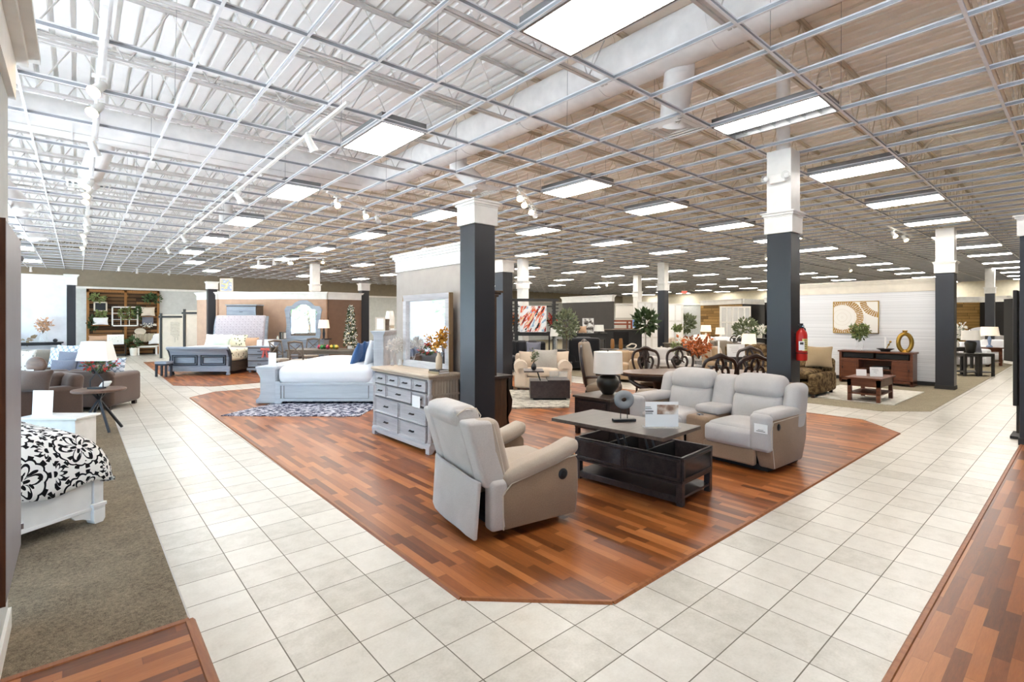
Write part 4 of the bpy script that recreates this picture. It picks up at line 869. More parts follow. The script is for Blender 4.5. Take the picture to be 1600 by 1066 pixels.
# round side table with lamp
tx, ty = S(155, 7.85)
o = thing('side_table', 'round walnut side table on crossed black legs at the aisle edge', 'side table', (tx, ty, .007), CAM)
MB().lathe([(.01, .615), (.33, .615), (.345, .625), (.345, .645), (.335, .655), (.01, .655)], n=36).build('top', 'walnut', o)
for k in range(4):
    a = PI/4+k*PI/2+.3; MB().tube([(.31*math.cos(a), .31*math.sin(a), .0), (.02*math.cos(a), .02*math.sin(a), .46), (-.1*math.cos(a), -.1*math.sin(a), .62)], .021, 4).build('leg', 'black_web', o)
o = thing('table_lamp', 'white tapered lamp on a black open wire base on the round table', 'lamp', (tx-.03, ty+.03, .662), CAM)
MB().box((0, 0, .012), (.22, .1, .024)).build('base', 'black_web', o, bev=.003)
MB().tube([(-.1, 0, .02), (-.1, 0, .13), (0, 0, .25), (.09, 0, .36), (.02, 0, .42)], .008).tube([(.1, 0, .02), (.1, 0, .13), (0, 0, .25), (-.09, 0, .36), (-.02, 0, .42)], .008).build('wire_frame', 'wire', o)
P = [(-.25, -.1, .44), (.25, -.1, .44), (.25, .1, .44), (-.25, .1, .44), (-.185, -.07, .74), (.185, -.07, .74), (.185, .07, .74), (-.185, .07, .74)]
MB().add(P, [(0, 1, 5, 4), (1, 2, 6, 5), (2, 3, 7, 6), (3, 0, 4, 7), (4, 5, 6, 7)]).build('shade', 'shade', o, ang=20)
o = tag(MB().rbox((0, 0, .05), (.13, .09, .1), .03, 3, 3, warp=lambda p: (p.x+p.z*.6, p.y, p.z)).build('figurine', 'whitecer', loc=(tx+.08, ty+.13, .662)), 'small white abstract ornament beside the wire lamp', 'ornament')
# brown sofas and pillows
x, y = S(52, 8.2); sofa('brown leather armchair nearest the damask bed', (x, y, .007), R(-64), 1.05, .95, .82, .26, 'leather', 1, name='armchair', cat='armchair')
x, y = S(52, 7.75); pillow('large brown leather pillow on the near armchair', (x, y, .62), CAM+.1, .52, .36, .2, 'leather', .3)
x, y = S(123, 9.9); o = sofa('brown leather sofa with its back to the round side table', (x, y, .007), CAM+PI+.15, 1.75, 1.0, .74, .26, 'leather', 2, armh=.66)
for u, d, z, w, tt, lab in ((112, 10.4, .58, .62, 0, 'grey velvet pillow, tallest on the brown sofa'), (99, 10.15, .52, .5, .1, 'grey velvet pillow leaning in front on the brown sofa'), (132, 10.3, .55, .5, -.1, 'grey velvet pillow half hidden by the wire lamp')):
    x, y = S(u, d); pillow(lab, (x, y, z), CAM+tt, w, w*.85, .2, 'leather_g', .25)
x, y = S(74, 11.0); sofa('grey beige sofa in front of the white partition', (x, y, .007), CAM, 2.1, .9, 1.02, .2, 'beige_fab', 2, armh=.7)
for u, d, z, w, mt, lab in ((34, 10.55, .62, .55, 'pillow_pat', 'grey floral pillow at the left of the beige sofa'), (107, 10.7, .72, .55, 'pillow_lat', 'white pillow with blue lattice beside the lamp'), (95, 10.85, .7, .5, 'pillow_lat', 'white lattice pillow half behind its twin'), (180, 11.15, .5, .45, 'pillow_lat', 'white lattice pillow right of the lamp shade')):
    x, y = S(u, d); pillow(lab, (x, y, z), CAM, w, w*.9, .16, mt, .2)
x, y = S(180, 11.2); o = thing('ottoman', 'small pale ottoman at the end of the brown sofa', 'ottoman', (x, y, .007), CAM); MB().rbox((0, 0, .25), (.5, .5, .48), .06, 3, 3).build('body', 'beige_fab', o)
o = thing('disc_sculpture', 'brown disc ornament on a stand among the left sofas', 'sculpture', (*S(57, 9.2), .007), CAM)
MB().ball((0, 0, .9), .19, 18, 12, sq=(1, .35, .8)).build('disc', 'walnut', o); MB().lathe([(.14, 0), (.14, .02), (.015, .03), (.015, .76)], n=16).build('stand', 'black_web', o)
card('white card in front of the brown disc', (*S(46, 8.95), .76), CAM, .13, .09); x, y = S(46, 9.05); o = thing('pedestal', 'narrow pedestal under the white card by the sofas', 'pedestal', (x, y, .007), CAM); MB().box((0, 0, .375), (.2, .2, .75)).build('body', 'walnut', o, bev=.004)
o = thing('poinsettia', 'green and red flower arrangement on the brown sofa tray behind the lamp', 'flowers', (*S(153, 9.35), .74))
MB().lathe([(.08, 0), (.11, .06), (.1, .08)], n=14).build('bowl', 'black_web', o); MB().leaves((0, 0, .16), (.24, .2, .12), 110, .1, 4, .3, .1).build('leaves', 'leaf', o); MB().leaves((.02, 0, .18), (.26, .2, .12), 60, .1, 5, .3, .4).build('petals', 'petal_r', o)
table('narrow black console table against the white partition', (-.75, 16.44, .007), 0, 1.0, .32, 1.19, 'black_web', .03, .04, .04, name='console_table', cat='console table')
vase('glass vase with dried orange flowers on the black console', (-.62, 16.37, 1.19), [(.06, 0), (.075, .1), (.05, .2), (.06, .24)], 'glass', 'petal_d', seed=8, n=12, h=.36, spread=.17, lsz=.07, nl=12, rr=.06)
o = tag(MB().ball((0, 0, .045), .045).build('black_orb', 'black_web', loc=(-.4, 16.42, 1.19)), 'small black ball on the console beside the flower vase', 'ornament')
o = tag(MB().leaves((0, 0, .06), (.3, .1, .06), 40, .12, 3, 0, 0).build('driftwood', 'beigepil', loc=(-1.05, 16.42, 1.2)), 'low dried driftwood arrangement at the left of the console', 'ornament')
# ================================================================ far left: plank feature wall
xa, za = wy(135, 455, YN-.1); xb, zb = wy(249, 457, YN-.1)
o = struct(MB().box((0, 0, 0), (xb-xa, .06, 3.15)).build('wall_feature', 'pine', smooth=False, loc=((xa+xb)/2, YN-.06, 1.6)))
WY = YN-.13
m = MB()
for x in (xa+.05, (xa+xb)/2+.05, xb-.05): m.box((x, WY+.0, 1.58), (.1, .05, 3.1))
m.box(((xa+xb)/2, WY, 3.08), (xb-xa, .05, .1)); struct(m.build('trim_9', 'orange_wood', smooth=False))
def wp(u, v): x, z = wy(u, v, WY-.06); return (x, WY-.06, z)
def greens(label, u, v, rad, mat='leaf', n=90):
    o = thing('hanging_greenery', label, 'plant', wp(u, v)); MB().leaves((0, -.02, 0), (rad[0], .1, rad[1]), n, .16, int(u), .2, 0).build('foliage', mat, o); MB().tube([(-rad[0]*.6, .03, -rad[1]*.5), (0, .0, 0), (rad[0]*.6, .03, rad[1]*.5)], .008, 5).build('vine', 'bark', o)
greens('pale green spray at the top left of the plank wall', 151, 466, (.3, .14), 'leaf_y'); greens('green trailing spray at the top right of the plank wall', 238, 467, (.35, .18)); greens('dark green hanging plant at the left of the plank wall', 144, 506, (.12, .3), 'leaf_d')
greens('yellow green leaves above the white cushion', 157, 491, (.18, .1), 'leaf_y', 60); greens('green hanging plant right of the window frame', 216, 489, (.13, .3), 'leaf')
x, y, z = wp(157, 487); picture('small chalkboard in a pale frame on the plank wall', (x, y, z), 0, .5, .46, 'chalk', 'canvas', .06)
x, y, z = wp(195.5, 510); o = thing('window_frame_decor', 'white nine-pane window frame hung on the plank wall', 'wall decor', (x, y, z)); m = MB(); w, h = 1.02, .95
for k in range(4): m.box((-w/2+.03+(w-.06)*k/3, 0, h/2), (.06 if k in (0, 3) else .03, .04, h)).box((0, 0, .03+(h-.06)*k/3), (w, .04, .06 if k in (0, 3) else .03))
m.build('frame', 'white', o, False)
x, y, z = wp(196, 490); o = thing('wreath', 'leafy wreath on the white window frame', 'wreath', (x, y-.16, z)); MB().tube([(.2*math.cos(2*PI*i/20), 0, .2*math.sin(2*PI*i/20)) for i in range(20)], .02, 6, closed=True).build('ring', 'bark', o); m = MB()
for i in range(14): m.leaves((.2*math.cos(i*.45), 0, .2*math.sin(i*.45)), (.08, .05, .08), 9, .13, i, .2, 0)
m.build('leaves', 'leaf_y', o)
for u, v, w, h, mt, lab in ((157, 508, .58, .36, 'linen', 'white cushion on a shelf of the plank wall'), (231, 494, .58, .45, 'canvas', 'cream printed cushion at the right of the plank wall'), (154, 533, .75, .26, 'peach', 'orange cushion at the lower left of the plank wall'), (241, 538, .5, .55, 'linen', 'white cushion at the far right end of the plank wall bench'), (218, 535, .55, .42, 'stripe', 'striped cushion on the left of the small bench'), (233, 534, .5, .42, 'stripe', 'striped cushion on the right of the small bench')):
    x, y, z = wp(u, v); pillow(lab, (x, y-.08, z), 0, w, h, .14, mt, .1)
    if u == 157 or u == 154 or u == 231: sh = tag(MB().box((0, 0, -.02), (w+.1, .2, .03)).build('wall_shelf', 'orange_wood', smooth=False, loc=(x, y-.04, z)), 'thin timber shelf under the '+lab.split(' on')[0].split(' at')[0], 'shelf')
x, y, z = wp(231, 508); o = tag(MB().rbox((0, 0, 0), (.45, .04, .5), .015, 2, 4, warp=lambda p: (p.x, p.y+.02*math.sin(p.x*40), p.z)).build('throw', 'leather_g', loc=(x, y, z+.26)), 'grey throw hung below the cream cushion', 'throw')
x, y, z = wp(231, 508); o = tag(MB().leaves((0, 0, 0), (.3, .06, .06), 60, .1, 12, .1, 0).build('cotton_garland', 'petal_w', loc=(x, y-.03, z)), 'white cotton flower garland under the grey throw', 'garland')
x, y, z = wp(219, 518); o = tag(MB().tube([(.2*math.cos(2*PI*i/20), 0, .13*math.sin(2*PI*i/20)) for i in range(20)], .035, 6, closed=True).ball((0, .015, 0), .18, 14, 8, sq=(1, .1, .62)).build('oval_plaque', 'canvas', loc=(x, y-.02, z)), 'oval cream plaque above the striped cushions', 'plaque')
x, y, z = wp(180, 538); z = max(.5, z); o = thing('print_box', 'white canvas box with pastel print at the foot of the plank wall', 'box', (x, y-.2, z), 0); MB().box((0, 0, .23), (.62, .2, .46)).build('box', 'paper', o, False); MB().box((0, -.103, .23), (.5, .006, .34)).build('print', 'whitefloral', o, False)
o = thing('display_shelf', 'dark low shelf unit at the foot of the plank wall', 'shelf', (x, y-.2, 0)); MB().box((0, 0, z-.015), (.8, .34, .03)).box((0, 0, .05), (.8, .34, .1)).box((-.38, 0, z/2), (.04, .34, z-.04)).box((.38, 0, z/2), (.04, .34, z-.04)).build('body', 'charcoal', o, False)
x, y, z = wp(208, 549); plant('white planter with green grass near the small bench', (x, y-.25, 0.0), .95, (.3, .2, .25), 90, .18, 'leaf', 'whitecer', .38, .17, 21, stem=False, zc=.6)
x, y, z = wp(229, 550); t = table('small white washed bench under the striped cushions', (x+.02, y-.2, 0), 0, .85, .36, .46, 'white', .04, .06, .05, name='bench', cat='bench')
# fabric screens behind the sleigh bed
def screen(label, u0, u1, d, h, side=1):
    a = Vector(S(u0, d)); b = Vector(S(u1, d)); w = (b-a).length; c = (a+b)/2
    o = thing('room_divider', label, 'room divider', (*c, .007), CAM)
    MB().box((0, 0, h/2), (w, .05, h)).build('canvas_panel', 'canvas', o, False); q = MB().box((-w/2+.1, -.04, h/2+.03), (.09, .05, h+.06)).build('post', 'charcoal', o, False)
    MB().box((0, -.035, h-.1), (w+.02, .04, .09)).build('rail', 'charcoal', o, False); m = MB(); r2 = random.Random(int(u0))
    for k in range(7):
        hh = h*r2.uniform(.25, .5)
        for i in range(int(hh/.035)): m.box((w*.12+k*.06-.1, -.028, h-.35-i*.035), (.03*r2.uniform(.4, 1), .004, .014))
    m.build('script_print', 'script', o, False)
screen('shorter fabric room divider with script, left of the sleigh bed', 249, 285, 22.5, 1.95); screen('taller fabric room divider with script behind the sleigh bed', 285.5, 343, 20.9, 2.1)
# ================================================================ sleigh bed group
fx, fy = S(313, 15.65); W = 1.86; D = 2.25
o = thing('bed', 'blue grey sleigh bed with tufted headboard facing the left aisle', 'bed', (fx, fy, .008), CAM)
fp = [(-.02, .14), (-.05, .3), (-.02, .55), (-.1, .74), (-.17, .82), (-.13, .86), (-.06, .83), (.02, .72), (.07, .55), (.04, .3), (.04, .14)]
MB().prism(fp, -W/2, W/2, 0).build('footboard', 'bluebed', o, bev=.01, ang=60)
m = MB().box((0, -.055, .2), (W+.04, .05, .16)).tube([(-W/2-.02, -.14, .84), (W/2+.02, -.14, .84)], .05, 12); m.build('footboard_moulding', 'bluebed', o)
m = MB()
for s in (-1, 1):
    for q, t in ((.76, .3), (.64, .2)):
        for e in (-1, 1): m.box((s*.44+e*q/2, -.068+(-.0), .47), (.022, .03, t+.02)).box((s*.44, -.068, .47+e*t/2), (q+.02, .03, .022))
    m.prism([(p[0]-.012 if i < 5 else p[0]+.012, p[1]) for i, p in enumerate(fp)], s*W/2-.03*s, s*(W/2+.012), 0)
m.build('dark_glaze_line', 'bluegroove', o, False)
for s in (-1, 1):
    for y in (0, D): MB().lathe([(.05, 0), (.065, .04), (.045, .09), (.06, .14)], (s*(W/2-.06), y, 0), 12).build('bun_foot', 'bluegroove' if s < 0 else 'bluebed', o)
    MB().box((s*(W/2-.02), D/2, .26), (.045, D-.1, .3)).build('side_rail', 'darkside', o, bev=.004)
hp = [(-.02, .14), (.0, .9), (.06, 1.5), (.17, 1.86), (.22, 1.83), (.16, 1.5), (.09, .9), (.07, .14)]
MB().prism(hp, -W/2-.02, W/2+.02, 0, T((0, D, 0))).build('headboard', 'bluebed', o, bev=.01, ang=60)
MB().rbox((0, D+.02, 1.28), (W-.1, .12, 1.2), .05, 4, 6, (0, .02, 0), warp=lambda p: (p.x, p.y+.26*max(0, p.z+.05)**2+.02*max(0, p.z), p.z)).build('tufted_panel', 'tufted', o)
MB().rbox((0, D/2+.02, .56), (W-.12, D-.12, .3), .08, 3, 3).build('mattress', 'linen', o)
c = MB().rbox((0, 0, 0), (W+.04, D*.62, .36), .1, 4, 6, (0, 0, .04)).build('coverlet', 'skyfab'); c.location = (fx, fy, .008+.6); c.location += Matrix.Rotation(CAM, 3, 'Z') @ Vector((0, D*.36, 0)); c.rotation_euler.z = CAM; tag(c, 'patterned beige coverlet over the sleigh bed mattress', 'coverlet')
c = MB().rbox((0, 0, 0), (W*.55, D*.5, .1), .04, 3, 5, (0, 0, .03)).build('quilt', 'whitefloral'); c.location = (fx, fy, .008+.8); c.location += Matrix.Rotation(CAM, 3, 'Z') @ Vector((-W*.2, D*.4, 0)); c.rotation_euler.z = CAM; tag(c, 'white floral quilt folded across the sleigh bed', 'quilt')
def onbed(x, y, z): v = Matrix.Rotation(CAM, 3, 'Z') @ Vector((x, y, 0)); return (fx+v.x, fy+v.y, z)
for x, y, z, w, h, mt, lab in ((-.62, 1.75, .8, .6, .46, 'whitefloral', 'white floral pillow at the left of the sleigh bed'), (-.3, 1.68, .8, .7, .46, 'whitefloral', 'large white floral pillow in the middle of the sleigh bed'), (.25, 1.72, .8, .6, .44, 'skyfab', 'patterned pillow right of centre on the sleigh bed'), (.66, 1.75, .8, .55, .34, 'peach', 'tan pillow at the right of the sleigh bed'), (-.22, 1.5, .8, .6, .3, 'mint', 'mint green pillow in front on the sleigh bed')):
    pillow(lab, onbed(x, y, z), CAM, w, h, .18, mt, .35)
x, y = S(256, 15.3); t = table('small blue grey stool at the foot corner of the sleigh bed', (x, y, .008), CAM, .36, .3, .46, 'bluebed', .07, .05, .05, name='stool', cat='stool', legmat='bluegroove', inset=.01)
def cabinet(name, label, loc, rz, w, d, h, mat, rows, cat, topmat=None, side=None, feet=.08, topo=.03, pull='pull'):
    t = thing(name, label, cat, loc, rz)
    MB().box((0, 0, (h+feet)/2), (w, d, h-feet-.03)).build('carcass', side or mat, t, False); MB().box((0, -.01, h-.02), (w+2*topo, d+2*topo, .04)).build('top', topmat or mat, t, bev=.006)
    m = MB().box((0, -.008, feet+.04), (w+.03, d+.03, .08))
    for sx in (-1, 1):
        for sy in (-1, 1): m.lathe([(.03, 0), (.045, .03), (.03, .06), (.04, feet+.02)], (sx*(w/2-.05), sy*(d/2-.05), 0), 10)
    m.build('plinth', mat, t); z0 = feet+.1; H = h-.06-z0; n = len(rows)
    for i, k in enumerate(rows):
        z = h-.06-H*(i+.5)/n
        for j in range(k): drawer(t, -w/2+w*(j+.5)/k, z, w/k-.04, H/n-.025, -d/2-.008, mat, pull)
    return t
nx, ny = S(411, 16.6); cabinet('nightstand', 'blue grey nightstand with a red bow beside the sleigh bed', (nx, ny, .008), CAM, .78, .45, .86, 'bluebed', [1, 1, 1], 'nightstand', side='darkside')
o = thing('ribbon_bow', 'red ribbon bow tied on the nightstand', 'bow', (*S(414, 16.28), .72), CAM)
for s in (-1, 1): MB().rbox((s*.075, 0, .05), (.14, .05, .08), .03, 3, 3, warp=lambda p, s=s: (p.x, p.y, p.z*(1.0+2.*abs(p.x)))).build('loop', 'bow', o); MB().prism([(s*.01, 0), (s*.06, 0), (s*.11, -.22), (s*.04, -.2)], -.012, .012, 1).build('tail', 'bow', o, False)
MB().ball((0, -.02, .04), .03).build('knot', 'bow', o)
card('white card standing on the nightstand', (*S(420, 16.5), .868), CAM, .32, .22); card('small pale blue card at the left of the nightstand', (*S(405, 16.6), .868), CAM, .17, .2)
dx, dy = S(487, 18.2)
cabinet('dresser', 'blue grey dresser with curved mirror by the tan display wall', (*S(470, 18.2), .008), CAM, 1.85, .5, 1.02, 'bluebed', [3, 2, 2], 'dresser')
o = thing('dresser_mirror', 'arched mirror in a grey frame on the blue grey dresser', 'mirror', (*S(474, 18.3), 1.03), CAM)
def arch(w, h, n=24):
    L = [(-w*.44, 0), (-w*.47, h*.15), (-w*.44, h*.35), (-w*.47, h*.62), (-w*.5, h*.75), (-w*.44, h*.84)]; top = [(-w*.3, h*.85), (-w*.22, h*.93), (-w*.1, h*.99), (0, h)]
    P = L+top; return P+[(-x, z) for x, z in P[::-1] if x]
A = arch(1.36, 1.42); B = [(x*.76, .12+z*.8) for x, z in A]; n = len(A); m = MB()
vs = [(x, y, z) for y in (-.03, .03) for P in (A, B) for x, z in P]; fs = []
for i in range(n):
    j = (i+1) % n; fs += [(i, j, n+j, n+i), (2*n+i, 3*n+i, 3*n+j, 2*n+j), (i, 2*n+i, 2*n+j, j), (n+i, n+j, 3*n+j, 3*n+i)]
m.add(vs, fs).build('frame', 'bluebed', o, ang=50); MB().prism([(x*1.02, z) for x, z in B], .0, .012, 1).build('mirror_glass', 'mirror', o, False)
cabinet('chest', 'tall blue grey chest of drawers behind the tufted headboard', (*S(383, 18.6), .008), CAM, 1.1, .5, 2.28, 'bluebed', [1, 1, 1, 1, 1], 'chest', side='darkside')
lamp('table_lamp', 'cream lamp with dark column base right of the arched mirror', (*S(506, 18.0), 1.028), [(.08, 0), (.08, .02), (.03, .04), (.045, .2), (.03, .35), (.02, .4)], 'bluegroove', .2, .16, .3, .4, 'shade_glow')
o = tag(MB().lathe([(.11, 0), (.15, .03), (.16, .04)], n=16).build('tray', 'charcoal', loc=(*S(512, 17.75), 1.028)), 'small dark dish on the end of the blue grey dresser', 'dish')
for u, lab in ((440, 'dark book upright on the blue grey dresser'), (444, 'brown book beside the dark one on the blue grey dresser')):
    book(lab, (*S(u, 18.1), 1.028), CAM, .06, .2, .26, 'charcoal' if u == 440 else 'greywood')
o = tag(MB().lathe([(.03, 0), (.045, .06), (.02, .1), (.03, .13)], n=12).build('bottle', 'whitecer', loc=(*S(434, 18.), 1.028)), 'small white bottle at the left end of the blue grey dresser', 'bottle')
picture('blue and yellow poster board on top of the tan wall', (*S(354, 19.2), 2.79), CAM, .5, .52, 'poster', 'canvas', .05)
# ================================================================ grey bed on its rug
bx, by = S(430, 10.3)
def g2(x, y, z=0.): v = Matrix.Rotation(CAM, 3, 'Z') @ Vector((x, y, 0)); return (bx+v.x, by+v.y, z)
RZ = .023
rugbox('navy and white damask rug under the pale grey bed', [at(345, 651), at(561, 652), at(582, 640), g2(2.6, 1.5)[:2], g2(.3, 1.5)[:2]], 'bedrug')
o = thing('bed', 'pale grey bed with thick sleigh footboard and white bedding', 'bed', (bx, by, RZ), CAM)
D, L = 1.72, 2.02
fp = [(-.40, 0), (-.40, .07), (-.34, .12), (-.31, .2), (-.31, .52), (-.35, .6), (-.385, .64), (-.385, .7), (-.41, .71), (-.41, .75), (.02, .75), (.02, .7), (.0, .68), (.0, .07), (.04, .05), (.04, 0)]
MB().prism(fp, 0, D, 1).build('footboard', 'greybed', o, bev=.006, ang=50)
MB().box((L/2+.06, .0, .235), (L-.1, .04, .36)).box((L/2+.06, -.012, .4), (L-.08, .05, .04)).box((L/2+.06, -.01, .07), (L-.08, .045, .05)).build('side_rail', 'greybed', o, bev=.004)
m = MB()
for x in (.13, .19, L-.1): m.box((x, -.022, .235), (.012, .008, .26))
m.box((L/2+.05, -.0225, .105), (L-.3, .006, .006)).build('groove_line', 'groove', o, False)
MB().box((.06, 0, .23), (.1, .05, .44)).prism([(.0, 0), (.13, 0), (.16, .04), (.1, .07), (.0, .07)], -.03, .03, 1).build('corner_post', 'greybed', o, bev=.004)
MB().box((L/2+.06, D, .25), (L, .04, .36)).build('side_rail', 'greybed', o, False)
hb = MB().box((L+.1, D/2, .72), (.2, D+.04, 1.42)); hb.build('headboard', 'greybed', o, False)
m = MB(); z = 1.4
for e, q in ((.03, .03), (.07, .03), (.1, .025)): m.box((L+.1, D/2, z+q/2), (.2+e, D+.04+e, q)); z += q
m.box((L+.1, D/2, 1.12), (.225, D+.07, .03))
for k in range(22): m.box((L+.205, .05+k*D/22, .72), (.008, .06, 1.3))
for k in range(4): m.box((L+.03+k*.045, -.022, .72), (.038, .008, 1.3))
m.build('headboard_moulding', 'greybed', o, bev=.002)
MB().rbox((L/2+.03, D/2, .42), (L-.06, D-.08, .28), .07, 3, 3).build('mattress', 'linen', o)
c = MB().rbox((0, 0, 0), (L-.08, D+.02, .36), .13, 5, 8, (.02, .02, .17), warp=lambda p: (p.x, p.y, p.z+.006*math.sin(p.x*23+p.y*5)*math.sin(p.y*17))).build('duvet', 'linen'); c.location = g2(L/2-.0, D/2+.0, RZ+.575); c.rotation_euler.z = CAM; tag(c, 'white duvet spread over the pale grey bed', 'duvet')
for x, y, mt, w, t, lab in ((1.58, .42, 'bluepillow', .58, .35, 'blue velvet pillow in front on the pale grey bed'), (1.66, .62, 'bluepillow', .6, .3, 'blue velvet pillow behind its twin on the pale grey bed'), (1.68, 1.25, 'bluepillow', .52, .4, 'blue velvet pillow at the far side of the pale grey bed'), (1.84, .5, 'linen', .62, .25, 'white pillow against the headboard nearest the dresser'), (1.84, 1.2, 'linen', .62, .25, 'white pillow against the headboard at the far side')):
    pillow(lab, g2(x, y, .74), CAM-PI/2, w, w*.95, .17, mt, t)
card('pale grey card standing on the footboard of the grey bed', g2(-.18, .25, RZ+.752), CAM, .16, .27, .03, False)
hz = RZ+1.487
o = vase('tall cream ribbed vase on top of the grey headboard', g2(L+.1, .95, hz+.08), [(.075, 0), (.105, .03), (.1, .2), (.075, .33), (.07, .34)], 'whitecer')
for k, (z, mt, lab) in enumerate(((0, 'paper', 'white book, lower of the two on the grey headboard'), (.04, 'beigepil', 'tan book, upper of the two on the grey headboard'))): book(lab, g2(L+.1, .75, hz+z), CAM+PI/2, .36-.03*k, .2, .038, mt)
o = tag(MB().lathe([(.11, 0), (.115, .2), (.12, .2), (.12, .24), (.01, .25)], n=20).build('round_box', 'greywood', loc=g2(L+.1, .42, hz)), 'grey round lidded box on the grey headboard', 'box')
picture('small cream framed card at the near end of the grey headboard', g2(L+.1, .13, hz), CAM, .2, .28, 'paper', 'canvas', .03)
o = tag(MB().lathe([(.04, 0), (.045, .1), (.03, .13)], n=14).build('jar', 'whitecer', loc=g2(L+.1, 1.2, hz)), 'small white jar beside the tall cream vase', 'jar')
# ---------------------------------------------------------------- dining group by the brown wall
def xchair(label, loc, rz, h=1.05, wd='greywood', seat='paleseat', slim=False):
    t = thing('dining_chair', label, 'chair', loc, rz); b = .2
    for s in (-1, 1):
        MB().tube([(s*.2, -.2, 0), (s*.2, -.2, .43)], .022, 6).build('leg', wd, t); MB().tube([(s*.2, .22, 0), (s*.2, .2, .45), (s*.21, .25, .8), (s*.21, .32, h)], .022, 6).build('leg', wd, t)
    MB().rbox((0, 0, .46), (.46, .46, .08), .03, 3, 3, (0, 0, .015)).build('seat', seat, t)
    MB().tube([(-.22, .32, h-.02), (0, .345, h+.01), (.22, .32, h-.02)], .035, 8).tube([(-.2, .23, .62), (.2, .23, .62)], .018, 6).build('back_rail', wd, t)
    MB().tube([(-.2, .235, .64), (.2, .315, h-.05)], .014, 6).tube([(.2, .235, .64), (-.2, .315, h-.05)], .014, 6).build('cross_slats', wd, t); return t
tz = S(508, 16.4); table('weathered wooden dining table by the brown wall', (*tz, .008), CAM, 2.15, 1.0, .77, 'greywood', .05, .09, .09, name='dining_table', cat='table')
xchair('weathered dining chair turned sideways at the left end of the wooden table', (*S(440, 15.9), .008), R(20)); xchair('weathered cross-back chair behind the wooden table', (*S(484, 17.35), .008), CAM); xchair('weathered dining chair at the right of the wooden table, behind the blue pillows', (*S(567, 16.2), .008), CAM-PI/2)
xchair('weathered dining chair with its pale seat tucked under the wooden table', (*S(468, 15.55), .008), CAM+PI)
table('long bench with pale padded seat in front of the wooden table', (*S(527, 15.4), .008), CAM, 1.5, .38, .48, 'paleseat', .08, .06, .06, name='bench', cat='bench', legmat='greywood')
for k, (u, d, mt, lab) in enumerate(((503, 16.2, 'ornament_g', 'green glass bauble at the left on the wooden table'), (507, 16.3, 'ornament_g', 'second green bauble on the wooden table'), (512, 16.2, 'ornament_r', 'rose bauble in the middle of the bauble row'), (518, 16.25, 'ornament_y', 'gold bauble just left of the right green bauble'), (523, 16.3, 'ornament_g', 'green bauble at the right on the wooden table'), (526, 16.2, 'ornament_y', 'gold bauble at the far right on the wooden table'), (499, 16.3, 'ornament_r', 'rose bauble at the left end of the bauble row'))):
    o = thing('bauble', lab, 'ornament', (*S(u, d), .778)); MB().ball((0, 0, .072), .072, 14, 10).build('ball', mt, o); MB().lathe([(.016, .138), (.016, .16), (.004, .165)], n=8).build('cap', 'gold', o)
o = thing('christmas_tree', 'slim snowy lit Christmas tree on the wooden table', 'tree', (*S(548, 16.6), .778)); m = MB(); m2 = MB()
for k in range(22):
    z = .12+k*.058; r = .21*(1-k/24)+.02; m.leaves((0, 0, z), (r, r, .06), 26, .09, 60+k, -.1, .2); m2.leaves((0, 0, z+.02), (r, r, .05), 24, .07, 160+k, .4, .6)
m.build('needles', 'leaf_d', o); m2.build('snow', 'petal_w', o); MB().tube([(0, 0, 0), (0, 0, 1.38)], .02).build('trunk', 'bark', o); MB().lathe([(.1, 0), (.1, .09), (.02, .1)], n=14).build('base', 'paper', o); m = MB(); q = random.Random(4)
for k in range(46): z = q.uniform(.15, 1.3); r = .21*(1-z/1.42)+.02; a = q.uniform(0, 6.3); m.ball((r*math.cos(a), r*math.sin(a), z), .011, 6, 4)
m.build('fairy_lights', 'warm_dot', o)
# ---------------------------------------------------------------- tall hutch behind the black column
o = thing('hutch', 'tall dark wood hutch with curved brackets behind the near black column', 'cabinet', (4.50, 6.3, .008), R(90))
MB().box((0, 0, .47), (1.4, .56, .84)).build('base_cabinet', 'armoire', o, bev=.004); MB().box((0, 0, .905), (1.48, .66, .04)).build('worktop', 'darkchair', o, bev=.006); MB().box((0, 0, .05), (1.46, .62, .1)).build('plinth', 'darkchair', o, bev=.006)
MB().box((0, .1, 1.5), (1.34, .36, 1.16)).build('upper_cabinet', 'armoire', o, bev=.004); m = MB(); z = 2.06
for e, q in ((.04, .03), (.09, .03), (.14, .03)): m.box((0, .1, z+q/2), (1.34+e, .36+e, q)); z += q
m.build('cornice', 'armoire', o, bev=.004)
for s in (-1, 1):
    MB().prism([(-.28, .9), (-.34, .86), (-.3, .7), (-.36, .55), (-.34, .4), (-.27, .3), (-.31, .18), (-.36, .1), (-.36, .0), (-.24, 0), (-.24, .9)], s*.7, s*.6, 0).build('carved_leg', 'darkchair', o, bev=.008, ang=60)
    MB().box((s*.33, -.285, .47), (.58, .02, .68)).box((s*.33, -.3, .47), (.44, .014, .54)).build('door', 'armoire', o, bev=.004); MB().box((s*.33, -.085, 1.5), (.58, .02, 1.02)).build('door', 'armoire', o, bev=.004)
    MB().box((s*.676, .08, 1.45), (.012, .2, .8)).build('side_inlay', 'darkchair', o, False)
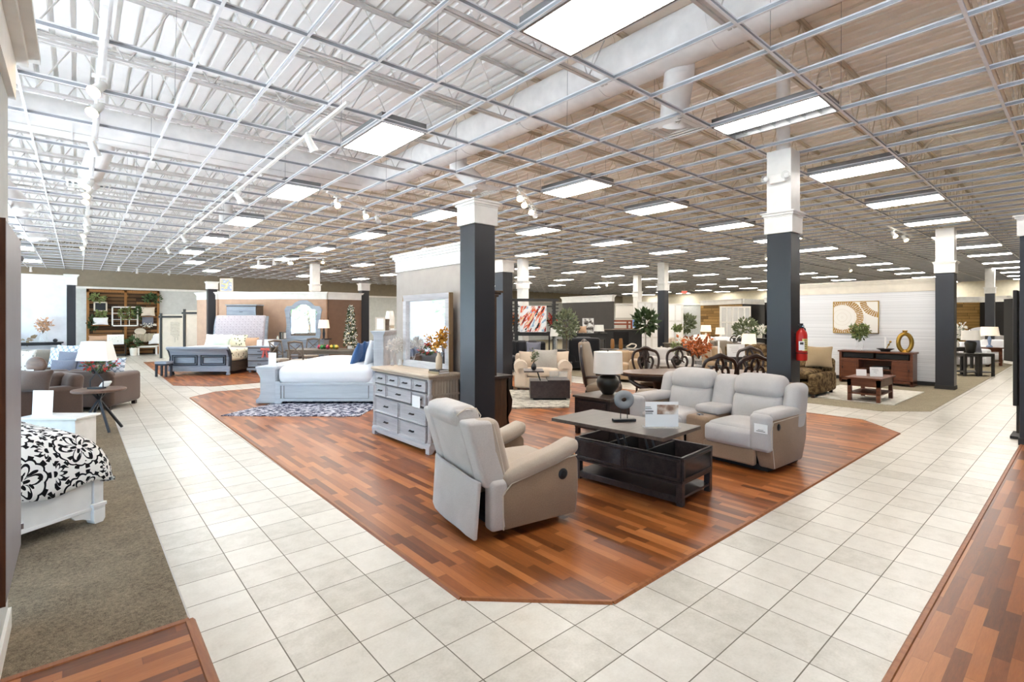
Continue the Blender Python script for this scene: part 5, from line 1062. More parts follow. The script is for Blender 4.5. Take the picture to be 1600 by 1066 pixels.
# ---------------------------------------------------------------- cream chair group
cx_, cy_ = S(847, 12.6)
rugbox('grey and cream shag rug under the dark lift table', [S(760, 9.7), S(889, 9.85), S(893, 12.2), S(780, 12.2)], 'shag', .008, .03)
sofa('cream oversized armchair with rolled arms on the shag rug', (cx_, cy_, .008), CAM, 1.38, 1.0, .86, .3, 'cream', 1, .46, .6, roll=True, cat='armchair', name='armchair')
x, y = S(853, 12.5); pillow('speckled grey square pillow in the middle of the cream armchair', (x, y, .5), CAM, .6, .52, .18, 'creampat', .3)
for u, lab in ((826, 'plain cream pillow at the left of the cream armchair'), (874, 'plain cream pillow at the right of the cream armchair')): pillow(lab, (*S(u, 12.65), .52), CAM, .5, .44, .16, 'cream', .25)
lx, ly = S(858, 10.9)
o = thing('coffee_table', 'dark wooden lift-top box table with one leaf raised on the shag rug', 'coffee table', (lx, ly, .039), CAM)
MB().box((0, 0, .22), (.84, .6, .36)).build('body', 'dark_oak', o, bev=.004); MB().box((0, 0, .02), (.7, .46, .04)).build('plinth', 'black_in', o, False)
MB().box((.18, 0, .41), (.46, .62, .022)).build('top', 'dark_oak', o, False); MB().box((-.34, -.02, .6), (.42, .6, .026)).build('raised_leaf', 'dark_oak', o, bev=.003)
for q in (-.18, .18): MB().tube([(-.2, q, .4), (-.26, q, .59)], .014, 6).build('lift_arm', 'black_web', o)
MB().box((.22, .2, .48), (.4, .05, .16)).build('card_holder', 'glass', o, False)
x, y = S(834, 10.85); vase('small black vase with olive leaves on the raised leaf', (x, y, .653), [(.03, 0), (.055, .03), (.06, .07), (.04, .12), (.014, .15), (.014, .17)], 'black_web', 'leaf_o', n=7, h=.28, spread=.1, lsz=.06, nl=10, seed=5)
# ---------------------------------------------------------------- oval dining set behind the loveseat
tx_, ty_ = S(1082, 9.35)
o = thing('dining_table', 'carved oval dining table with brown top behind the loveseat', 'table', (tx_, ty_, .008), CAM)
n = 44; A_, B_ = 1.32, .6; el = [(A_*math.cos(2*PI*i/n), B_*math.copysign(abs(math.sin(2*PI*i/n))**.8, math.sin(2*PI*i/n))) for i in range(n)]
MB().prism(el, .735, .765).build('top', 'tablebrown', o, bev=.008); MB().prism([(x*1.012, y*1.02) for x, y in el], .70, .737).prism([(x*.9, y*.86) for x, y in el], .62, .705).build('edge_moulding', 'darkchair', o, bev=.01)
for s in (-1, 1):
    MB().lathe([(.09, .1), (.11, .2), (.06, .34), (.1, .46), (.12, .62)], (s*.62, 0, 0), 16).build('pedestal', 'darkchair', o)
    for k in (-1, 1): MB().tube(*cr([(s*.62, 0, .2), (s*.75, k*.16, .24), (s*.88, k*.3, .12), (s*.95, k*.38, .03)], 4, [.06, .05, .04, .035]), 8).build('scroll_leg', 'darkchair', o)
    MB().tube(*cr([(s*1.2, -.1, .62), (s*1.05, -.2, .52), (s*.9, -.22, .48), (s*.72, -.1, .35)], 4, [.03, .045, .035, .05]), 8).build('scroll_bracket', 'darkchair', o)
def ornate(label, loc, rz, group=None):
    t = thing('dining_chair', label, 'chair', loc, rz, group)
    for s in (-1, 1):
        MB().tube([(s*.22, -.22, .42), (s*.25, -.25, .3), (s*.22, -.22, .1), (s*.24, -.25, 0)], [.035, .03, .018, .026], 8).build('leg', 'darkchair', t); MB().tube([(s*.2, .22, .44), (s*.2, .25, .2), (s*.21, .32, 0)], .022, 8).build('leg', 'darkchair', t)
    MB().rbox((0, 0, .46), (.52, .5, .1), .04, 3, 4, (0, 0, .025)).build('seat', 'seatfab', t); MB().rbox((0, 0, .4), (.5, .48, .06), .02, 2, 2).build('seat_frame', 'darkchair', t)
    f = lambda P: [(x, .22+.16*max(0, (z-.45)), z) for x, z in P]
    MB().tube(*cr(f([(-.17, .44), (-.2, .6), (-.26, .8), (-.27, .95), (-.22, 1.06), (-.12, 1.1), (0, 1.14), (.12, 1.1), (.22, 1.06), (.27, .95), (.26, .8), (.2, .6), (.17, .44)]), 4, [.026, .024, .024, .026, .03, .032, .045, .032, .03, .026, .024, .024, .026]), 8).build('back_frame', 'darkchair', t)
    m = MB()
    for s in (-1, 1): m.tube(*cr(f([(s*.04, .46), (s*.05, .62), (s*.11, .74), (s*.15, .86), (s*.12, .95), (s*.06, .94), (s*.05, .87), (s*.09, .84)]), 4, [.03, .025, .025, .026, .024, .02, .018, .014]), 8).tube(cr(f([(s*.03, .9), (s*.06, 1.0), (s*.02, 1.1)])), .024, 8)
    m.tube(f([(0, .47), (0, .62)]), .022, 8).build('splat', 'darkchair', t); return t
first = ornate('carved dark dining chair at the far side of the oval table, left', (*S(1015, 10.15), .008), CAM, 'carved chairs at the oval table')
for u, d, r, lab in ((1070, 10.2, 0, 'carved dark dining chair at the far side behind the orange flowers'), (1113, 8.55, PI, 'carved dark chair with its back to the loveseat console'), (1166, 8.5, PI, 'carved dark chair with its back to the right loveseat seat'), (1183, 10.3, 0, 'carved dark chair at the far side nearest the right black column')):
    copy_tree(first, (*S(u, d), .008), CAM+r, lab)
o = thing('host_chair', 'upholstered tall dining chair with carved frame behind the drum lamp', 'chair', (*S(944, 9.3), .008), R(22))
for s in (-1, 1):
    MB().tube([(s*.26, -.25, .4), (s*.28, -.28, .2), (s*.27, -.29, 0)], [.04, .03, .03]).build('leg', 'darkchair', o); MB().tube([(s*.25, .25, .44), (s*.25, .32, 0)], .028).build('leg', 'darkchair', o)
    MB().tube([(s*.28, .25, .68), (s*.3, .0, .7), (s*.31, -.2, .66), (s*.29, -.22, .45)], .026).build('arm', 'darkchair', o)
MB().rbox((0, 0, .47), (.58, .54, .14), .05, 3, 4, (0, 0, .03)).build('seat', 'seatfab', o)
hp = [(-.24, .5), (-.29, .75), (-.3, 1.0), (-.24, 1.2), (-.12, 1.3), (0, 1.34), (.12, 1.3), (.24, 1.2), (.3, 1.0), (.29, .75), (.24, .5)]
ys = lambda z: .25+.16*(z-.45)
m = MB(); m.tube(cr([(x, ys(z), z) for x, z in hp]), .03, 8).build('back_frame', 'darkchair', o)
MB().rbox((0, 0, 0), (.54, .1, .8), .045, 3, 6, (0, .03, 0), m=T((0, .33, .92)), warp=lambda p: (p.x*(1-.25*(max(0, p.z)/.4)**2), p.y+.16*p.z, p.z)).build('back_pad', 'seatfab', o)
vase('clear vase with orange autumn leaves on the oval table', (*S(1092, 9.3), .775), [(.06, 0), (.065, .1), (.055, .2), (.07, .26)], 'glass', 'petal_o', n=22, h=.4, spread=.36, lsz=.075, nl=16, rr=.07, seed=11)
ot = thing('ottoman', 'small round upholstered stool tucked under the oval table', 'stool', (*S(1016, 8.35), .008), CAM); MB().rbox((0, 0, .46), (.42, .4, .2), .09, 4, 4, (0, 0, .02)).build('seat', 'seatfab', ot)
for s in (-1, 1):
    for k in (-1, 1): MB().tube([(s*.13, k*.12, .38), (s*.18, k*.16, .2), (s*.17, k*.15, 0)], [.04, .025, .022]).build('leg', 'darkchair', ot)
# ================================================================ beyond the cross aisle
sofa('black leather sofa in front of the colourful painting', (*S(815, 16.9), .007), CAM, 1.7, 1.0, .98, .3, 'blackfab', 3, armh=.64)
pillow('dark blue pillow on the black leather sofa', (*S(834, 16.6), .52), CAM, .5, .5, .2, 'leather_g', .3)
px, py = S(836, 18.0); o = thing('slatted_screen', 'black slatted screen standing behind the black sofa', 'room divider', (px, py, .007), CAM); w = 1.66
for q in (-.5, .5): MB().box((q*1.36, 0, 1.18), (.12, .1, 2.42)).build('post', 'charcoal', o, False)
MB().box((0, 0, 2.43), (w+.04, .12, .1)).build('top_beam', 'charcoal', o, False); m = MB()
for k in range(11):
    for s in (-1, 1): m.box((s*.72, 0, 2.26-k*.125), (.24, .03, .04))
m.box((0, 0, 2.2), (1.3, .03, .05)).box((0, 0, 1.22), (1.3, .06, .14)).build('slats', 'charcoal', o, False)
a = S(833, 17.88); picture('large abstract painting with orange and red strokes on the slatted screen', (*a, 1.29), CAM, .95, .94, 'abstract', 'paper', .012)
for u, lab in ((805, 'orange flowers left of the abstract painting'), (862, 'red flowers right of the abstract painting')): vase(lab, (*S(u, 18.4), 1.3), [(.06, 0), (.08, .12), (.05, .2)], 'black_web', 'petal_o' if u < 820 else 'petal_r', n=9, h=.45, spread=.18, lsz=.1, nl=12, rr=.08, seed=u, leaf='leaf_d')
for u in (805, 862): table('narrow black stand under the %s flowers by the screen' % ('orange' if u < 820 else 'red'), (*S(u, 18.4), .007), CAM, .3, .3, 1.29, 'charcoal', .03, .04, .04, name='plant_stand', cat='stand')
table('black side table under the glass lamp by the black sofa', (*S(877, 17.0), .007), CAM, .5, .5, .72, 'charcoal', .03, .05, .1, name='side_table', cat='side table')
lamp('table_lamp', 'white square-shaded lamp with glass base beside the olive tree', (*S(868, 17.0), .727), [(.08, 0), (.07, .02), (.06, .1), (.07, .3), (.03, .42)], 'glass', .19, .17, .28, .45)
plant('bushy olive green tree beside the glass lamp', (*S(885, 15.8), .007), 2.0, (.36, .36, .42), 420, .13, 'leaf_o', 'charcoal', .4, .18, 31)
sofa('black ribbed recliner seen from behind on the cross aisle', (*S(910, 17.5), .007), CAM+PI, 1.12, 1.0, 1.1, .3, 'blackfab', 1, armh=.66, cat='armchair', name='recliner')
table('dark console behind the black recliner', (*S(920, 19.0), .007), CAM, 1.4, .4, 1.22, 'charcoal', .04, .06, .2, name='console_table', cat='console table')
picture('black and white figure print leaning on the dark console', (*S(919, 19.0), 1.227), CAM, .42, .56, 'bwphoto', 'paper', .012, tilt=.06)
pillow('peach pillow leaning beside the black and white print', (*S(910, 18.85), 1.227), CAM, .32, .28, .1, 'peach', .3)
lamp('table_lamp', 'short white lamp shade at the right of the figure print', (*S(936, 18.9), 1.227), [(.07, 0), (.04, .02), (.03, .06)], 'charcoal', .19, .17, .24, .07)
vase('white flowers with green leaves left of the figure print', (*S(899, 18.8), 1.227), [(.05, 0), (.07, .06), (.04, .1)], 'whitecer', 'petal_w', n=9, h=.18, spread=.16, lsz=.08, leaf='leaf')
table('dark desk with amber ornaments beyond the cross aisle', (*S(975, 15.2), .007), CAM, 1.35, .65, .84, 'dark_oak', .04, .08, .2, name='desk', cat='desk')
for u, d, h, lab in ((957, 15.4, .3, 'tall amber wooden vase at the left of the dark desk'), (970, 15.0, .33, 'amber wooden vase in the middle of the dark desk')): vase(lab, (*S(u, d), .847), [(.05, 0), (.065, h*.3), (.055, h*.8), (.04, h)], 'orange_wood')
o = tag(MB().tube([(.13*math.cos(2*PI*i/24)*(1+.3*math.sin(4*PI*i/24)), .06*math.sin(4*PI*i/24), .09+.07*math.sin(2*PI*i/24)) for i in range(24)], .022, 8, closed=True).build('knot_ornament', 'canvas', loc=(*S(987, 15.1), .847), rz=CAM), 'cream looped knot ornament on the dark desk', 'ornament')
o = thing('desk_hutch', 'black office hutch cabinet in front of the pale wall', 'cabinet', (*S(972, 20.), .007), CAM); MB().box((0, 0, .66), (1.45, .5, 1.3)).build('body', 'charcoal', o, bev=.01); MB().box((-.1, -.26, 1.0), (.6, .02, .5)).build('door', 'black_in', o, False); MB().box((0, 0, 1.33), (1.5, .54, .03)).build('top', 'greywood', o, False)
o = thing('bunk_bed', 'red timber bunk bed frame beyond the dark office furniture', 'bed', (*S(971, 25.), .007), CAM)
for x in (-.5, .5):
    for y in (0, .9): MB().box((x, y, .85), (.08, .08, 1.7)).build('post', 'redwood', o, False)
for z in (1.66, 1.5, 1.25): MB().box((0, 0, z), (1.0, .04, .08)).build('rail', 'redwood', o, False)
MB().box((.1, 0, 1.1), (.8, .04, .3)).build('panel', 'redwood', o, False); MB().box((0, .45, 1.2), (.95, .9, .12)).build('mattress', 'linen', o, False)
o = thing('monitor', 'small lit blue screen on the office furniture', 'screen', (*S(993, 20.), 1.355), CAM); MB().box((0, 0, .22), (.24, .03, .3)).build('screen', 'screen', o, False); MB().box((0, .02, .04), (.06, .04, .08)).box((0, .02, .005), (.14, .1, .01)).build('stand', 'black_web', o, False)
sofa('tan leather recliner behind the drum lamp and oval table', (*S(972, 14.2), .007), CAM-.3, .95, .9, .82, .26, 'tanleather', 1, armh=.6, cat='armchair', name='recliner')
def lattice_screen(label, u0, u1, d, h, nc, nr, pane='divpane'):
    a = Vector(S(u0, d)); b = Vector(S(u1, d)); w = (b-a).length; o = thing('room_divider', label, 'room divider', (*((a+b)/2), .007), CAM)
    m = MB()
    for k in range(nc+1): m.box((-w/2+w*k/nc, 0, h/2), (.06 if k % 2 else .09, .05, h))
    for k in range(nr+1): m.box((0, 0, .04+(h-.08)*k/nr), (w, .045, .08))
    m.build('frame', 'divwhite', o, False); MB().box((0, .01, h/2), (w, .008, h)).build('pane', pane, o, False)
lattice_screen('tall white panelled screen left of the far black column', 997, 1029, 24., 2.58, 3, 3, 'paper'); lattice_screen('tall white panelled screen right of the far black column', 1044, 1066, 24.5, 2.5, 2, 3, 'paper'); lattice_screen('white nine-pane screen left of the dark far wall', 1126, 1172, 25.5, 2.4, 5, 3)
plant('dark leaved fiddle leaf tree in front of the white panelled screen', (*S(1009, 18.8), .007), 2.0, (.42, .35, .34), 130, .3, 'leaf_d', 'charcoal', .4, .17, 33)
plant('grey green potted tree right of the far black column', (*S(1071, 25.), .007), 1.98, (.42, .4, .42), 260, .22, 'leaf_o', 'charcoal', .4, .2, 35)
plant('pale green tree before the nine-pane screen', (*S(1166, 23.), .007), 1.75, (.5, .45, .45), 260, .2, 'leaf_o', 'charcoal', .4, .2, 37)
vase('tall white vase of yellow green flowers beyond the cross aisle', (*S(1059, 18.6), .87), [(.07, 0), (.1, .1), (.09, .35), (.07, .4)], 'whitecer', 'leaf_y', n=12, h=.3, spread=.2, lsz=.1, seed=12)
table('pale wooden console under the tall white vase', (*S(1059, 18.6), .007), CAM, 1.0, .4, .862, 'greywood', .04, .06, .3, name='console_table', cat='console table')
vase('dark round vase with pale yellow leaves beyond the oval table', (*S(1057, 13.4), .52), [(.06, 0), (.14, .08), (.15, .16), (.05, .26), (.04, .3)], 'blacklamp', 'leaf_y', n=10, h=.36, spread=.16, lsz=.08, seed=14)
table('low grey coffee table beyond the oval dining set', (*S(1062, 13.4), .007), CAM, 1.2, .6, .512, 'greywood', .05, .07, .1, .15, name='coffee_table', cat='coffee table')
sofa('light grey sofa beyond the low grey coffee table', (*S(1046, 15.0), .007), CAM, 1.25, .9, .85, .22, 'taupe_sofa', 2); sofa('cream sofa in front of the far grey green tree', (*S(1082, 20.5), .007), CAM, 2.1, .9, .95, .24, 'cream', 2); sofa('cream sofa behind the pale far lamps', (*S(1118, 21.5), .007), CAM, 1.8, .9, .95, .24, 'linen', 2)
sofa('grey sofa behind the orange autumn leaves', (*S(1121, 16.9), .007), CAM, 1.4, .95, .98, .24, 'beige_fab', 2); sofa('brown armchair right of the orange autumn leaves', (*S(1131, 13.2), .007), CAM+.9, .95, .9, .98, .24, 'tanleather', 1, cat='armchair', name='armchair'); sofa('dark brown sofa left of the right black column', (*S(1180, 14.3), .007), CAM, 1.4, .95, .98, .24, 'brownsofa', 2)
for u, d, z, h, w, mt, lab in ((1103, 23., 1.2, .3, .24, 'shade_glow', 'pale tapered lamp at the far pine wall'), (1125, 22.4, 1.1, .3, .2, 'shade_glow', 'cream lamp left of the nine-pane screen'), (1096, 14.8, .93, .38, .24, 'shade_glow', 'glowing drum lamp behind the orange autumn leaves'), (1170, 16.4, .93, .36, .23, 'shade_glow', 'cream drum lamp left of the right black column')):
    th = z-.38; lamp('table_lamp', lab, (*S(u, d), th), [(.08, 0), (.09, .02), (.1, .12), (.05, .26), (.03, .3)], 'whitecer', w, w*.86, h, .36, mt)
    table('small end table under the '+lab, (*S(u, d), .007), CAM, .5, .5, th-.009, 'greywood', .03, .05, .1, name='end_table', cat='end table')
card('large white price card standing behind the carved chairs', (*S(1150, 11.9), .86), CAM, .42, .3, .05); table('dark pedestal table under the large white price card', (*S(1150, 11.95), .007), CAM, .5, .4, .852, 'charcoal', .03, .05, .1, name='side_table', cat='side table')
o = thing('candlestick', 'slim white candle on a black holder behind the oval table', 'candle', (*S(1123, 12.3), .6)); MB().lathe([(.06, 0), (.06, .02), (.015, .04), (.015, .2), (.04, .22)], n=12).build('holder', 'black_web', o); MB().lathe([(.022, .22), (.02, .62)], n=10).build('candle', 'paper', o)
table('small dark table under the white candle', (*S(1123, 12.3), .007), CAM, .4, .4, .592, 'charcoal', .03, .05, .08, name='side_table', cat='side table')
vase('white orchids beside the right black column', (*S(1187, 20.), 1.0), [(.08, 0), (.1, .1), (.06, .15)], 'whitecer', 'petal_w', n=12, h=.35, spread=.28, lsz=.14, seed=21, leaf='leaf'); table('dark grey cabinet under the white orchids', (*S(1170, 20.2), .007), CAM, 1.2, .45, .99, 'charcoal', .04, .08, .6, name='cabinet', cat='cabinet')
for k, (u, d, mt, lab) in enumerate(((1147, 18., 'script', 'dark looped ornament just left of the white looped one'), (1156, 18., 'paper', 'white looped ornament beside the dark one'))):
    tag(MB().tube([(.13*math.cos(2*PI*i/20), .04*math.sin(4*PI*i/20), .14+.12*math.sin(2*PI*i/20)) for i in range(20)], .022, 6, closed=True).build('loop_ornament', mt, loc=(*S(u, d), .9), rz=CAM), lab, 'ornament')
table('long pale console under the looped ornaments', (*S(1158, 18.), .007), CAM, 1.5, .4, .892, 'greywood', .04, .07, .2, name='console_table', cat='console table')
o = thing('exit_sign', 'red lit EXIT sign hung below the far ceiling grid', 'sign', (*S(1069, 36.), 3.55), CAM); MB().box((0, 0, .13), (.36, .06, .24)).build('housing', 'white', o, False); MB().tube([(0, 0, .25), (0, 0, .47)], .01).build('stem', 'white', o)
cu = bpy.data.curves.new('exit_letters', 'FONT'); cu.body = 'EXIT'; cu.size = .2; cu.align_x = 'CENTER'; cu.extrude = .004; cu.materials.append(M['exit_red']); q = bpy.data.objects.new('tmp', cu); COL.objects.link(q); bpy.context.view_layer.update(); me = bpy.data.meshes.new_from_object(q.evaluated_get(bpy.context.evaluated_depsgraph_get())); bpy.data.objects.remove(q); q = bpy.data.objects.new('letters', me); COL.objects.link(q); q.parent = o; q.location = (0, -.035, .06); q.rotation_euler = (PI/2, 0, 0)
o = tag(MB().box((0, 0, 0), (.08, .012, .12)).build('outlet_plate', 'outlet', loc=(*S(1033.5, 19.98), .62), rz=CAM), 'small white plate low on the far black column', 'outlet')
# ================================================================ right: white brick corner
rugbox('white rectangular rug under the brown coffee table', rect(12.45, 15.2, 2.62, 4.35), 'whiterug', .007, .016)
o = table('square cherry coffee table with shelf on the white rug', (12.95, 3.14, .023), R(-90), .66, 1.1, .5, 'cherry', .035, .07, .15, .16, name='coffee_table', cat='coffee table')
for q in (-1, 1): MB().box((q*.16, -.50, .38), (.02, .01, .1)).build('side_slat', 'darkchair', o, False)
card('white folded price card on the cherry coffee table, left', (12.85, 3.28, .524), R(-60), .19, .14, .1, False); card('white price card with print on the cherry coffee table, right', (12.9, 3.02, .524), R(-55), .24, .2, .1)
o = thing('tv_console', 'cherry media console against the white plank wall', 'tv stand', (16.35, 3.82, .007), R(-90)); w, d, h = 1.64, .48, .88
MB().box((0, .225, .46), (w-.04, .03, .76)).box((0, 0, .1), (w, d, .06)).box((0, 0, .66), (w-.06, d-.02, .03)).build('carcass', 'cherry', o, False); MB().box((0, 0, h-.02), (w+.06, d+.06, .04)).build('top', 'cherry', o, bev=.006)
for s in (-1, 1):
    MB().box((s*(w/2-.03), 0, .44), (.06, d, .84)).build('side_panel', 'cherry', o, bev=.003); q = MB().box((s*(w/2-.24), -.22, .39), (.36, .03, .5)).build('door', 'cherry', o, bev=.003); MB().box((s*(w/2-.24), -.237, .39), (.26, .01, .4)).build('door_panel', 'cherry', q, bev=.003); MB().box((s*(w/2-.08), -.25, .42), (.015, .02, .06)).build('handle', 'pull', q, False)
    MB().box((s*(w/2-.44), 0, .39), (.03, d-.03, .52)).build('divider', 'cherry', o, False); MB().box((s*.38, -.2, .755), (.7, .02, .13)).build('drawer', 'black_in', o, False)
MB().box((0, 0, .4), (w-.94, d-.05, .02)).build('shelf', 'cherry', o, False); MB().box((.1, .02, .445), (.4, .3, .06)).build('media_box', 'charcoal', o, False)
yy, zz = wx(1336.5, 521, 16.87); picture('square cream and gold ring painting on the white plank wall', (16.87, yy, zz), R(-90), 1.12, .92, 'rings', 'gold', .02, .03)
vase('clear vase of yellow green flowers on the cherry console', (16.3, 4.2, .888), [(.06, 0), (.09, .1), (.07, .24), (.09, .3)], 'glass', 'leaf_y', n=20, h=.42, spread=.24, lsz=.1, nl=18, rr=.06, seed=17, leaf='leaf')
o = tag(MB().lathe([(.1, 0), (.11, .03), (.19, .07), (.2, .08), (.17, .08)], n=22).build('bowl', 'charcoal', loc=(16.3, 3.62, .888)), 'dark footed dish on the cherry console', 'bowl')
o = thing('candle', 'white candle with gold flower figure in the dark dish', 'candle', (16.3, 3.62, .968)); MB().lathe([(.022, -.01), (.02, .3)], n=12).build('stick', 'paper', o); MB().tube([(.03, -.02, 0), (.06, -.06, .1), (.05, -.1, .18)], .012).ball((.05, -.1, .18), .03).ball((.06, -.06, .1), .025).build('flower_figure', 'gold', o)
o = thing('ring_vase', 'tall gold open ring vase on the cherry console', 'vase', (16.3, 3.2, .888), R(-70)); MB().tube([(.14*math.cos(2*PI*i/28), 0, .25+.23*math.sin(2*PI*i/28)) for i in range(28)], .05, 12, closed=True).build('ring', 'gold', o); MB().lathe([(.05, .5), (.045, .53), (.06, .56), (.055, .57)], n=14).lathe([(.1, 0), (.08, .02), (.05, .06)], n=16).build('neck', 'gold', o)
o = sofa('brown scroll-patterned sofa behind the right black column', (12.9, 4.7, .007), R(-90), 1.5, 1.35, .82, .2, 'brownsofa', 2, .5, .5); pillow('tan fringed pillow on the brown scroll sofa', (13.15, 4.2, .62), R(-75), .56, .52, .18, 'beigepil', .3)
# fire extinguisher on the right black column
ex, ey = 7.26, 2.525
o = thing('fire_extinguisher', 'red fire extinguisher hung on the right black column', 'fire extinguisher', (ex, ey, 1.2))
MB().lathe([(.06, 0), (.068, .012), (.068, .34), (.06, .38), (.03, .41), (.024, .43)], n=24).build('cylinder', 'red', o); q = MB().add([(.0695*math.cos(t), .0695*math.sin(t), z) for t in [-2.7+.2*i for i in range(8)] for z in (.13, .29)], [(2*i, 2*i+2, 2*i+3, 2*i+1) for i in range(7)]).build('label_band', 'yellow', o); q['label'] = 'yellow instruction label'
m = MB()
for k in range(5): m.box((-.0, -.071, 0), (.035-.006*(k % 2), .003, .008), T((0, 0, .27-k*.026), -.55))
m.build('label_print', 'ink', q, False)
MB().lathe([(.022, .43), (.022, .47), (.012, .48)], n=12).box((-.03, 0, .485), (.12, .018, .014)).box((-.03, 0, .46), (.1, .018, .012)).build('valve', 'black_web', o); MB().tube([(.02, 0, .45), (.09, -.01, .42), (.1, -.02, .3), (.08, -.02, .16)], .009, 8).build('hose', 'black_web', o); MB().lathe([(.02, .45), (.02, .462)], (-.02, -.02, 0), 12, T((0, 0, 0))).build('gauge', 'chrome', o)
MB().box((0, .078, .3), (.05, .03, .12)).tube([(.07*math.cos(t*PI/10), .07*math.sin(t*PI/10), .1) for t in range(21)], .005, 6).build('bracket', 'black_web', o); q = MB().box((0, 0, 0), (.075, .003, .12), T((-.1, -.035, .2), CAM)).build('inspection_tag', 'paper', o, False); MB().box((0, -.003, .03), (.045, .002, .03), T((-.1, -.035, .2), CAM)).build('print', 'ink', q, False)
o = thing('emergency_light', 'white twin-head emergency light on top of the right black column', 'light', (7.10, 2.75, 3.62), R(-90)); MB().box((0, -.03, 0), (.2, .06, .11)).build('housing', 'white', o, bev=.01)
for s in (-1, 1): MB().lathe([(.03, 0), (.05, .03), (.055, .07), (.05, .075)], (0, 0, 0), 16, T((s*.13, -.06, .01), 0, PI/2)).build('lamp_head', 'glass', o); MB().ball((s*.13, -.09, .01), .03).build('bulb', 'paper', o)
# ================================================================ far right group past the third column
for u, lab in ((1505, 'black end table, left of the pair past the third column'), (1529, 'black end table, right of the pair past the third column')): table(lab, (*S(u, 15.6), .007), CAM, .44, .6, .69, 'charcoal', .03, .06, .06, .12, name='end_table', cat='end table', inset=0)
lamp('table_lamp', 'white drum lamp on a dark urn past the third column', (*S(1516.5, 15.6), .7), [(.09, 0), (.11, .03), (.15, .3), (.13, .36), (.05, .38)], 'blacklamp', .235, .215, .3, .4)
table('warm brown end table behind the black pair', (*S(1545, 19.), .007), CAM, .6, .6, .68, 'cherry', .04, .07, .12, .12, name='end_table', cat='end table'); lamp('table_lamp', 'cream tapered lamp on the warm brown end table', (*S(1546, 19.), .69), [(.09, 0), (.1, .03), (.03, .1), (.06, .3), (.03, .42)], 'bluecer', .29, .24, .33, .44, 'shade_glow')
sofa('white slipcovered sofa past the warm brown end table', (*S(1556, 21.), .007), R(-60), 1.2, .9, .85, .22, 'linen', 1, cat='armchair', name='armchair'); sofa('grey and white sofa furthest along the right aisle', (*S(1572, 23.5), .007), R(-60), 1.6, .9, .95, .24, 'taupe_sofa', 2); sofa('pale grey sofa behind the black end tables', (*S(1504, 18.8), .007), CAM, 1.4, .9, .85, .22, 'linen', 2)
pillow('grey pillow standing on the pale sofa behind the dark urn lamp', (*S(1522, 18.5), .5), CAM, .5, .5, .18, 'leather_g', .2)
o = thing('headboard', 'arched white headboard in front of the far amber wall', 'headboard', (*S(1536, 25.2), .007), CAM); MB().prism([(-.75, 0), (.75, 0), (.75, 1.1)]+[(.75*math.cos(PI*i/12), 1.1+.25*math.sin(PI*i/12)) for i in range(1, 12)]+[(-.75, 1.1)], -.04, .04, 1).build('panel', 'linen', o, bev=.01)
vase('tall white flowering branches beside the third column', (*S(1494, 18.), .75), [(.07, 0), (.1, .1), (.06, .24)], 'whitecer', 'petal_w', n=16, h=.65, spread=.28, lsz=.12, nl=16, rr=.1, seed=23, leaf='leaf'); table('dark grey console under the white flowering branches', (*S(1497, 18.), .007), CAM, .9, .4, .742, 'charcoal', .04, .07, .1, name='console_table', cat='console table')
partition('partition_wall', (10.22, .5), (13.5, .5), 'charcoal', 2.79)
# ================================================================ track lights
def rail(label, a, b, z=3.97):
    A, B = Vector(a), Vector(b); o = thing('light_track', label, 'light track', (*((A+B)/2), z), math.atan2((B-A).y, (B-A).x)); MB().box((0, 0, 0), ((B-A).length, .035, .03)).build('rail', 'white', o, False)
rail('white light track running along the left aisle', (.15, 4.6), (.15, 23.)); rail('white light track over the left edge of the centre platform', (2.1, 5.0), (2.1, 19.)); rail('short white light track above the dresser mirror', (3.3, 8.75), (4.9, 9.9)); rail('white light track above the tan display wall', S(400, 18.5), S(512, 18.)); rail('short white track over the near black column', S(809, 8.4), S(838, 10.2)); rail('short white track above the fire extinguisher column', S(1386, 12.), S(1425, 13.5))
def spot(label, x, y, z, aim, on=True):
    t = thing('track_spotlight', label, 'spotlight', (x, y, z)); MB().tube([(0, 0, 0), (0, 0, -.07)], .012).box((0, 0, 0), (.1, .04, .025)).build('arm', 'white', t)
    rot = Vector((0, 0, -1)).rotation_difference(Vector(aim).normalized()).to_matrix().to_4x4(); mt = Matrix.Translation((0, 0, -.1)) @ rot
    MB().lathe([(.03, .08), (.04, .06), (.042, -.04), (.055, -.1)], n=16, m=mt, cap=False).lathe([(.03, .08), (.001, .085)], n=16, m=mt, cap=False).build('head', 'white', t)
    MB().lathe([(.001, -.07), (.045, -.071)], n=14, m=mt, cap=False).build('bulb', 'lamp_hot' if on else 'paper', t); return t
tw = (-.4, -.55, -.7); k = 0
for y, on in ((5.9, 1), (6.5, 1), (8.0, 0), (10.2, 1), (10.9, 1), (11.5, 1), (14., 0), (15., 0), (16.2, 1), (17.5, 0), (19., 1)):
    spot('white spotlight, %s from the front on the left aisle track' % ORD[k], .15, y, 3.95, tw if on else (.3, .4, -.8), on); k += 1
k = 0
for y in (6.1, 9.65, 15.5, 18.5): spot('white spotlight, %s from the front on the platform edge track' % ORD[k], 2.1, y, 3.95, (.5, .1, -.8)); k += 1
for k, t in enumerate((.15, .65, .9)): spot('white spotlight, %s from the left above the dresser mirror' % ORD[k], 3.3+1.6*t, 8.75+1.15*t, 3.95, (-.1, -.7, -.7), k < 2)
for k, u in enumerate((404, 428, 453, 456, 505)): spot('white spotlight, %s from the left above the tan display wall' % ORD[k], *S(u, 18.5-(u-400)*.0045), 3.95, (.2, .6, -.8) if k < 2 else (-.3, -.5, -.8), k > 1)
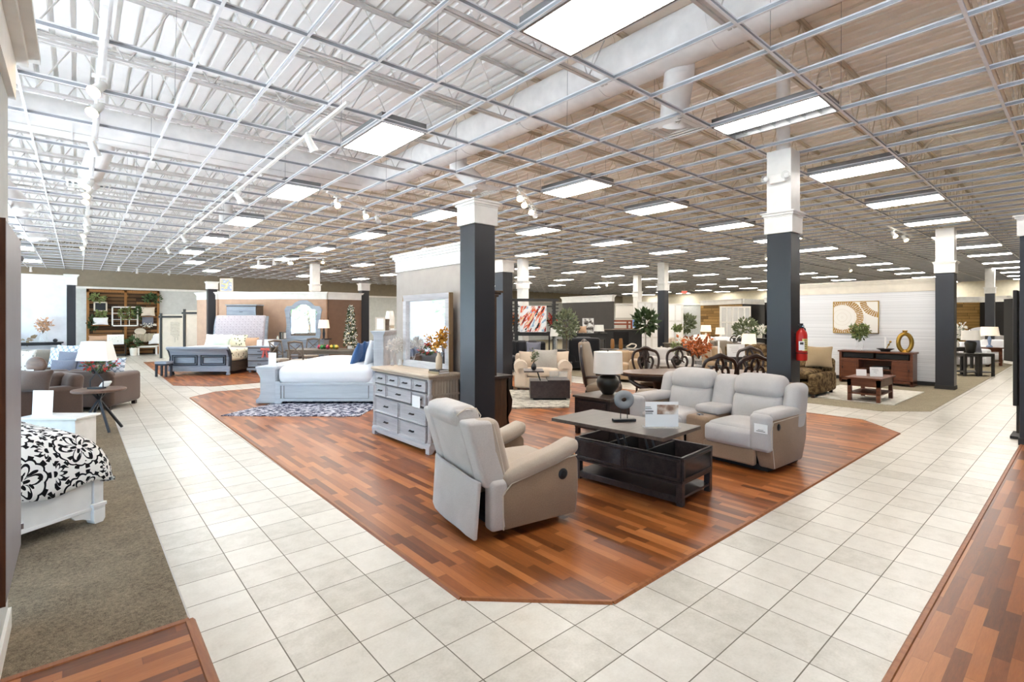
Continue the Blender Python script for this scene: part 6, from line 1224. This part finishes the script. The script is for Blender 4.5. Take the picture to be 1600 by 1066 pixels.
for k, (u, d) in enumerate(((812, 8.6), (819, 9.1), (830, 9.7), (836, 10.))): spot('white spotlight, %s from the front near the black column' % ORD[k], *S(u, d), 3.95, (-.5, -.6, -.6), k < 3)
for k, (u, d) in enumerate(((1396, 12.4), (1413, 13.))): spot('white spotlight, %s of the pair before the white plank wall' % ORD[k], *S(u, d), 3.95, (-.4, -.5, -.7))
for lab, u, v in (('white spotlight above the screen painting, left', 798, 447), ('white spotlight above the screen painting, right', 822, 442), ('white spotlight over the dark office corner, left', 935, 447), ('white spotlight over the dark office corner, right', 948, 445), ('white spotlight above the white plank wall', 1328, 421), ('white spotlight beside the right black column', 1197, 402), ('white spotlight washing the far plank feature wall', 186, 420), ('white spotlight above the white partition', 48, 421), ('dim white spotlight, left of the pair before the room dividers', 214, 424), ('dim white spotlight, right of the pair before the room dividers', 265, 427)):
    x, y = at(u, v, 3.9); spot(lab, x, y, 4.0, (-.4, -.5, -.7) if u > 250 else (0, .6, -.8), u not in (214, 265))
# ================================================================ light from outside, camera
w = bpy.data.worlds.new('day'); SC.world = w; w.use_nodes = True; b = w.node_tree.nodes['Background']; b.inputs[0].default_value = (.5, .73, 1., 1); b.inputs[1].default_value = SKY
sn = bpy.data.lights.new('bounce_sun', 'SUN'); sn.energy = SUN; sn.angle = R(.6); sn.color = (.97, .98, 1.); so = bpy.data.objects.new('bounce_sun', sn); COL.objects.link(so); so.location = (-15, -20, 30); so.rotation_euler = (R(-38), R(3), 0)  # added sun on the pavement outside, to bounce daylight up to the ceiling
p = bpy.data.lights.new('window_portal', 'AREA'); p.shape = 'RECTANGLE'; p.size = 3.4; p.size_y = 37.5; p.cycles.is_portal = True
po = bpy.data.objects.new('window_portal', p); COL.objects.link(po); po.location = (XW-.25, 9.9, 1.9); po.rotation_euler = (0, -PI/2, 0)
cam = bpy.data.cameras.new('camera'); cam.sensor_width = 36; cam.lens = FPX/1600*36; cam.shift_y = (HZ-533)/1600; cam.clip_start = .05; cam.clip_end = 300
co = bpy.data.objects.new('camera', cam); COL.objects.link(co); co.location = (0, 0, EYE); co.rotation_euler = (PI/2, 0, YAW-PI/2); SC.camera = co
SC.cycles.max_bounces = 14; SC.cycles.diffuse_bounces = 8
SC.view_settings.view_transform = 'Standard'; SC.view_settings.look = 'None'; SC.view_settings.exposure = EXPO; SC.view_settings.gamma = 1; SC.view_settings.use_curve_mapping = False
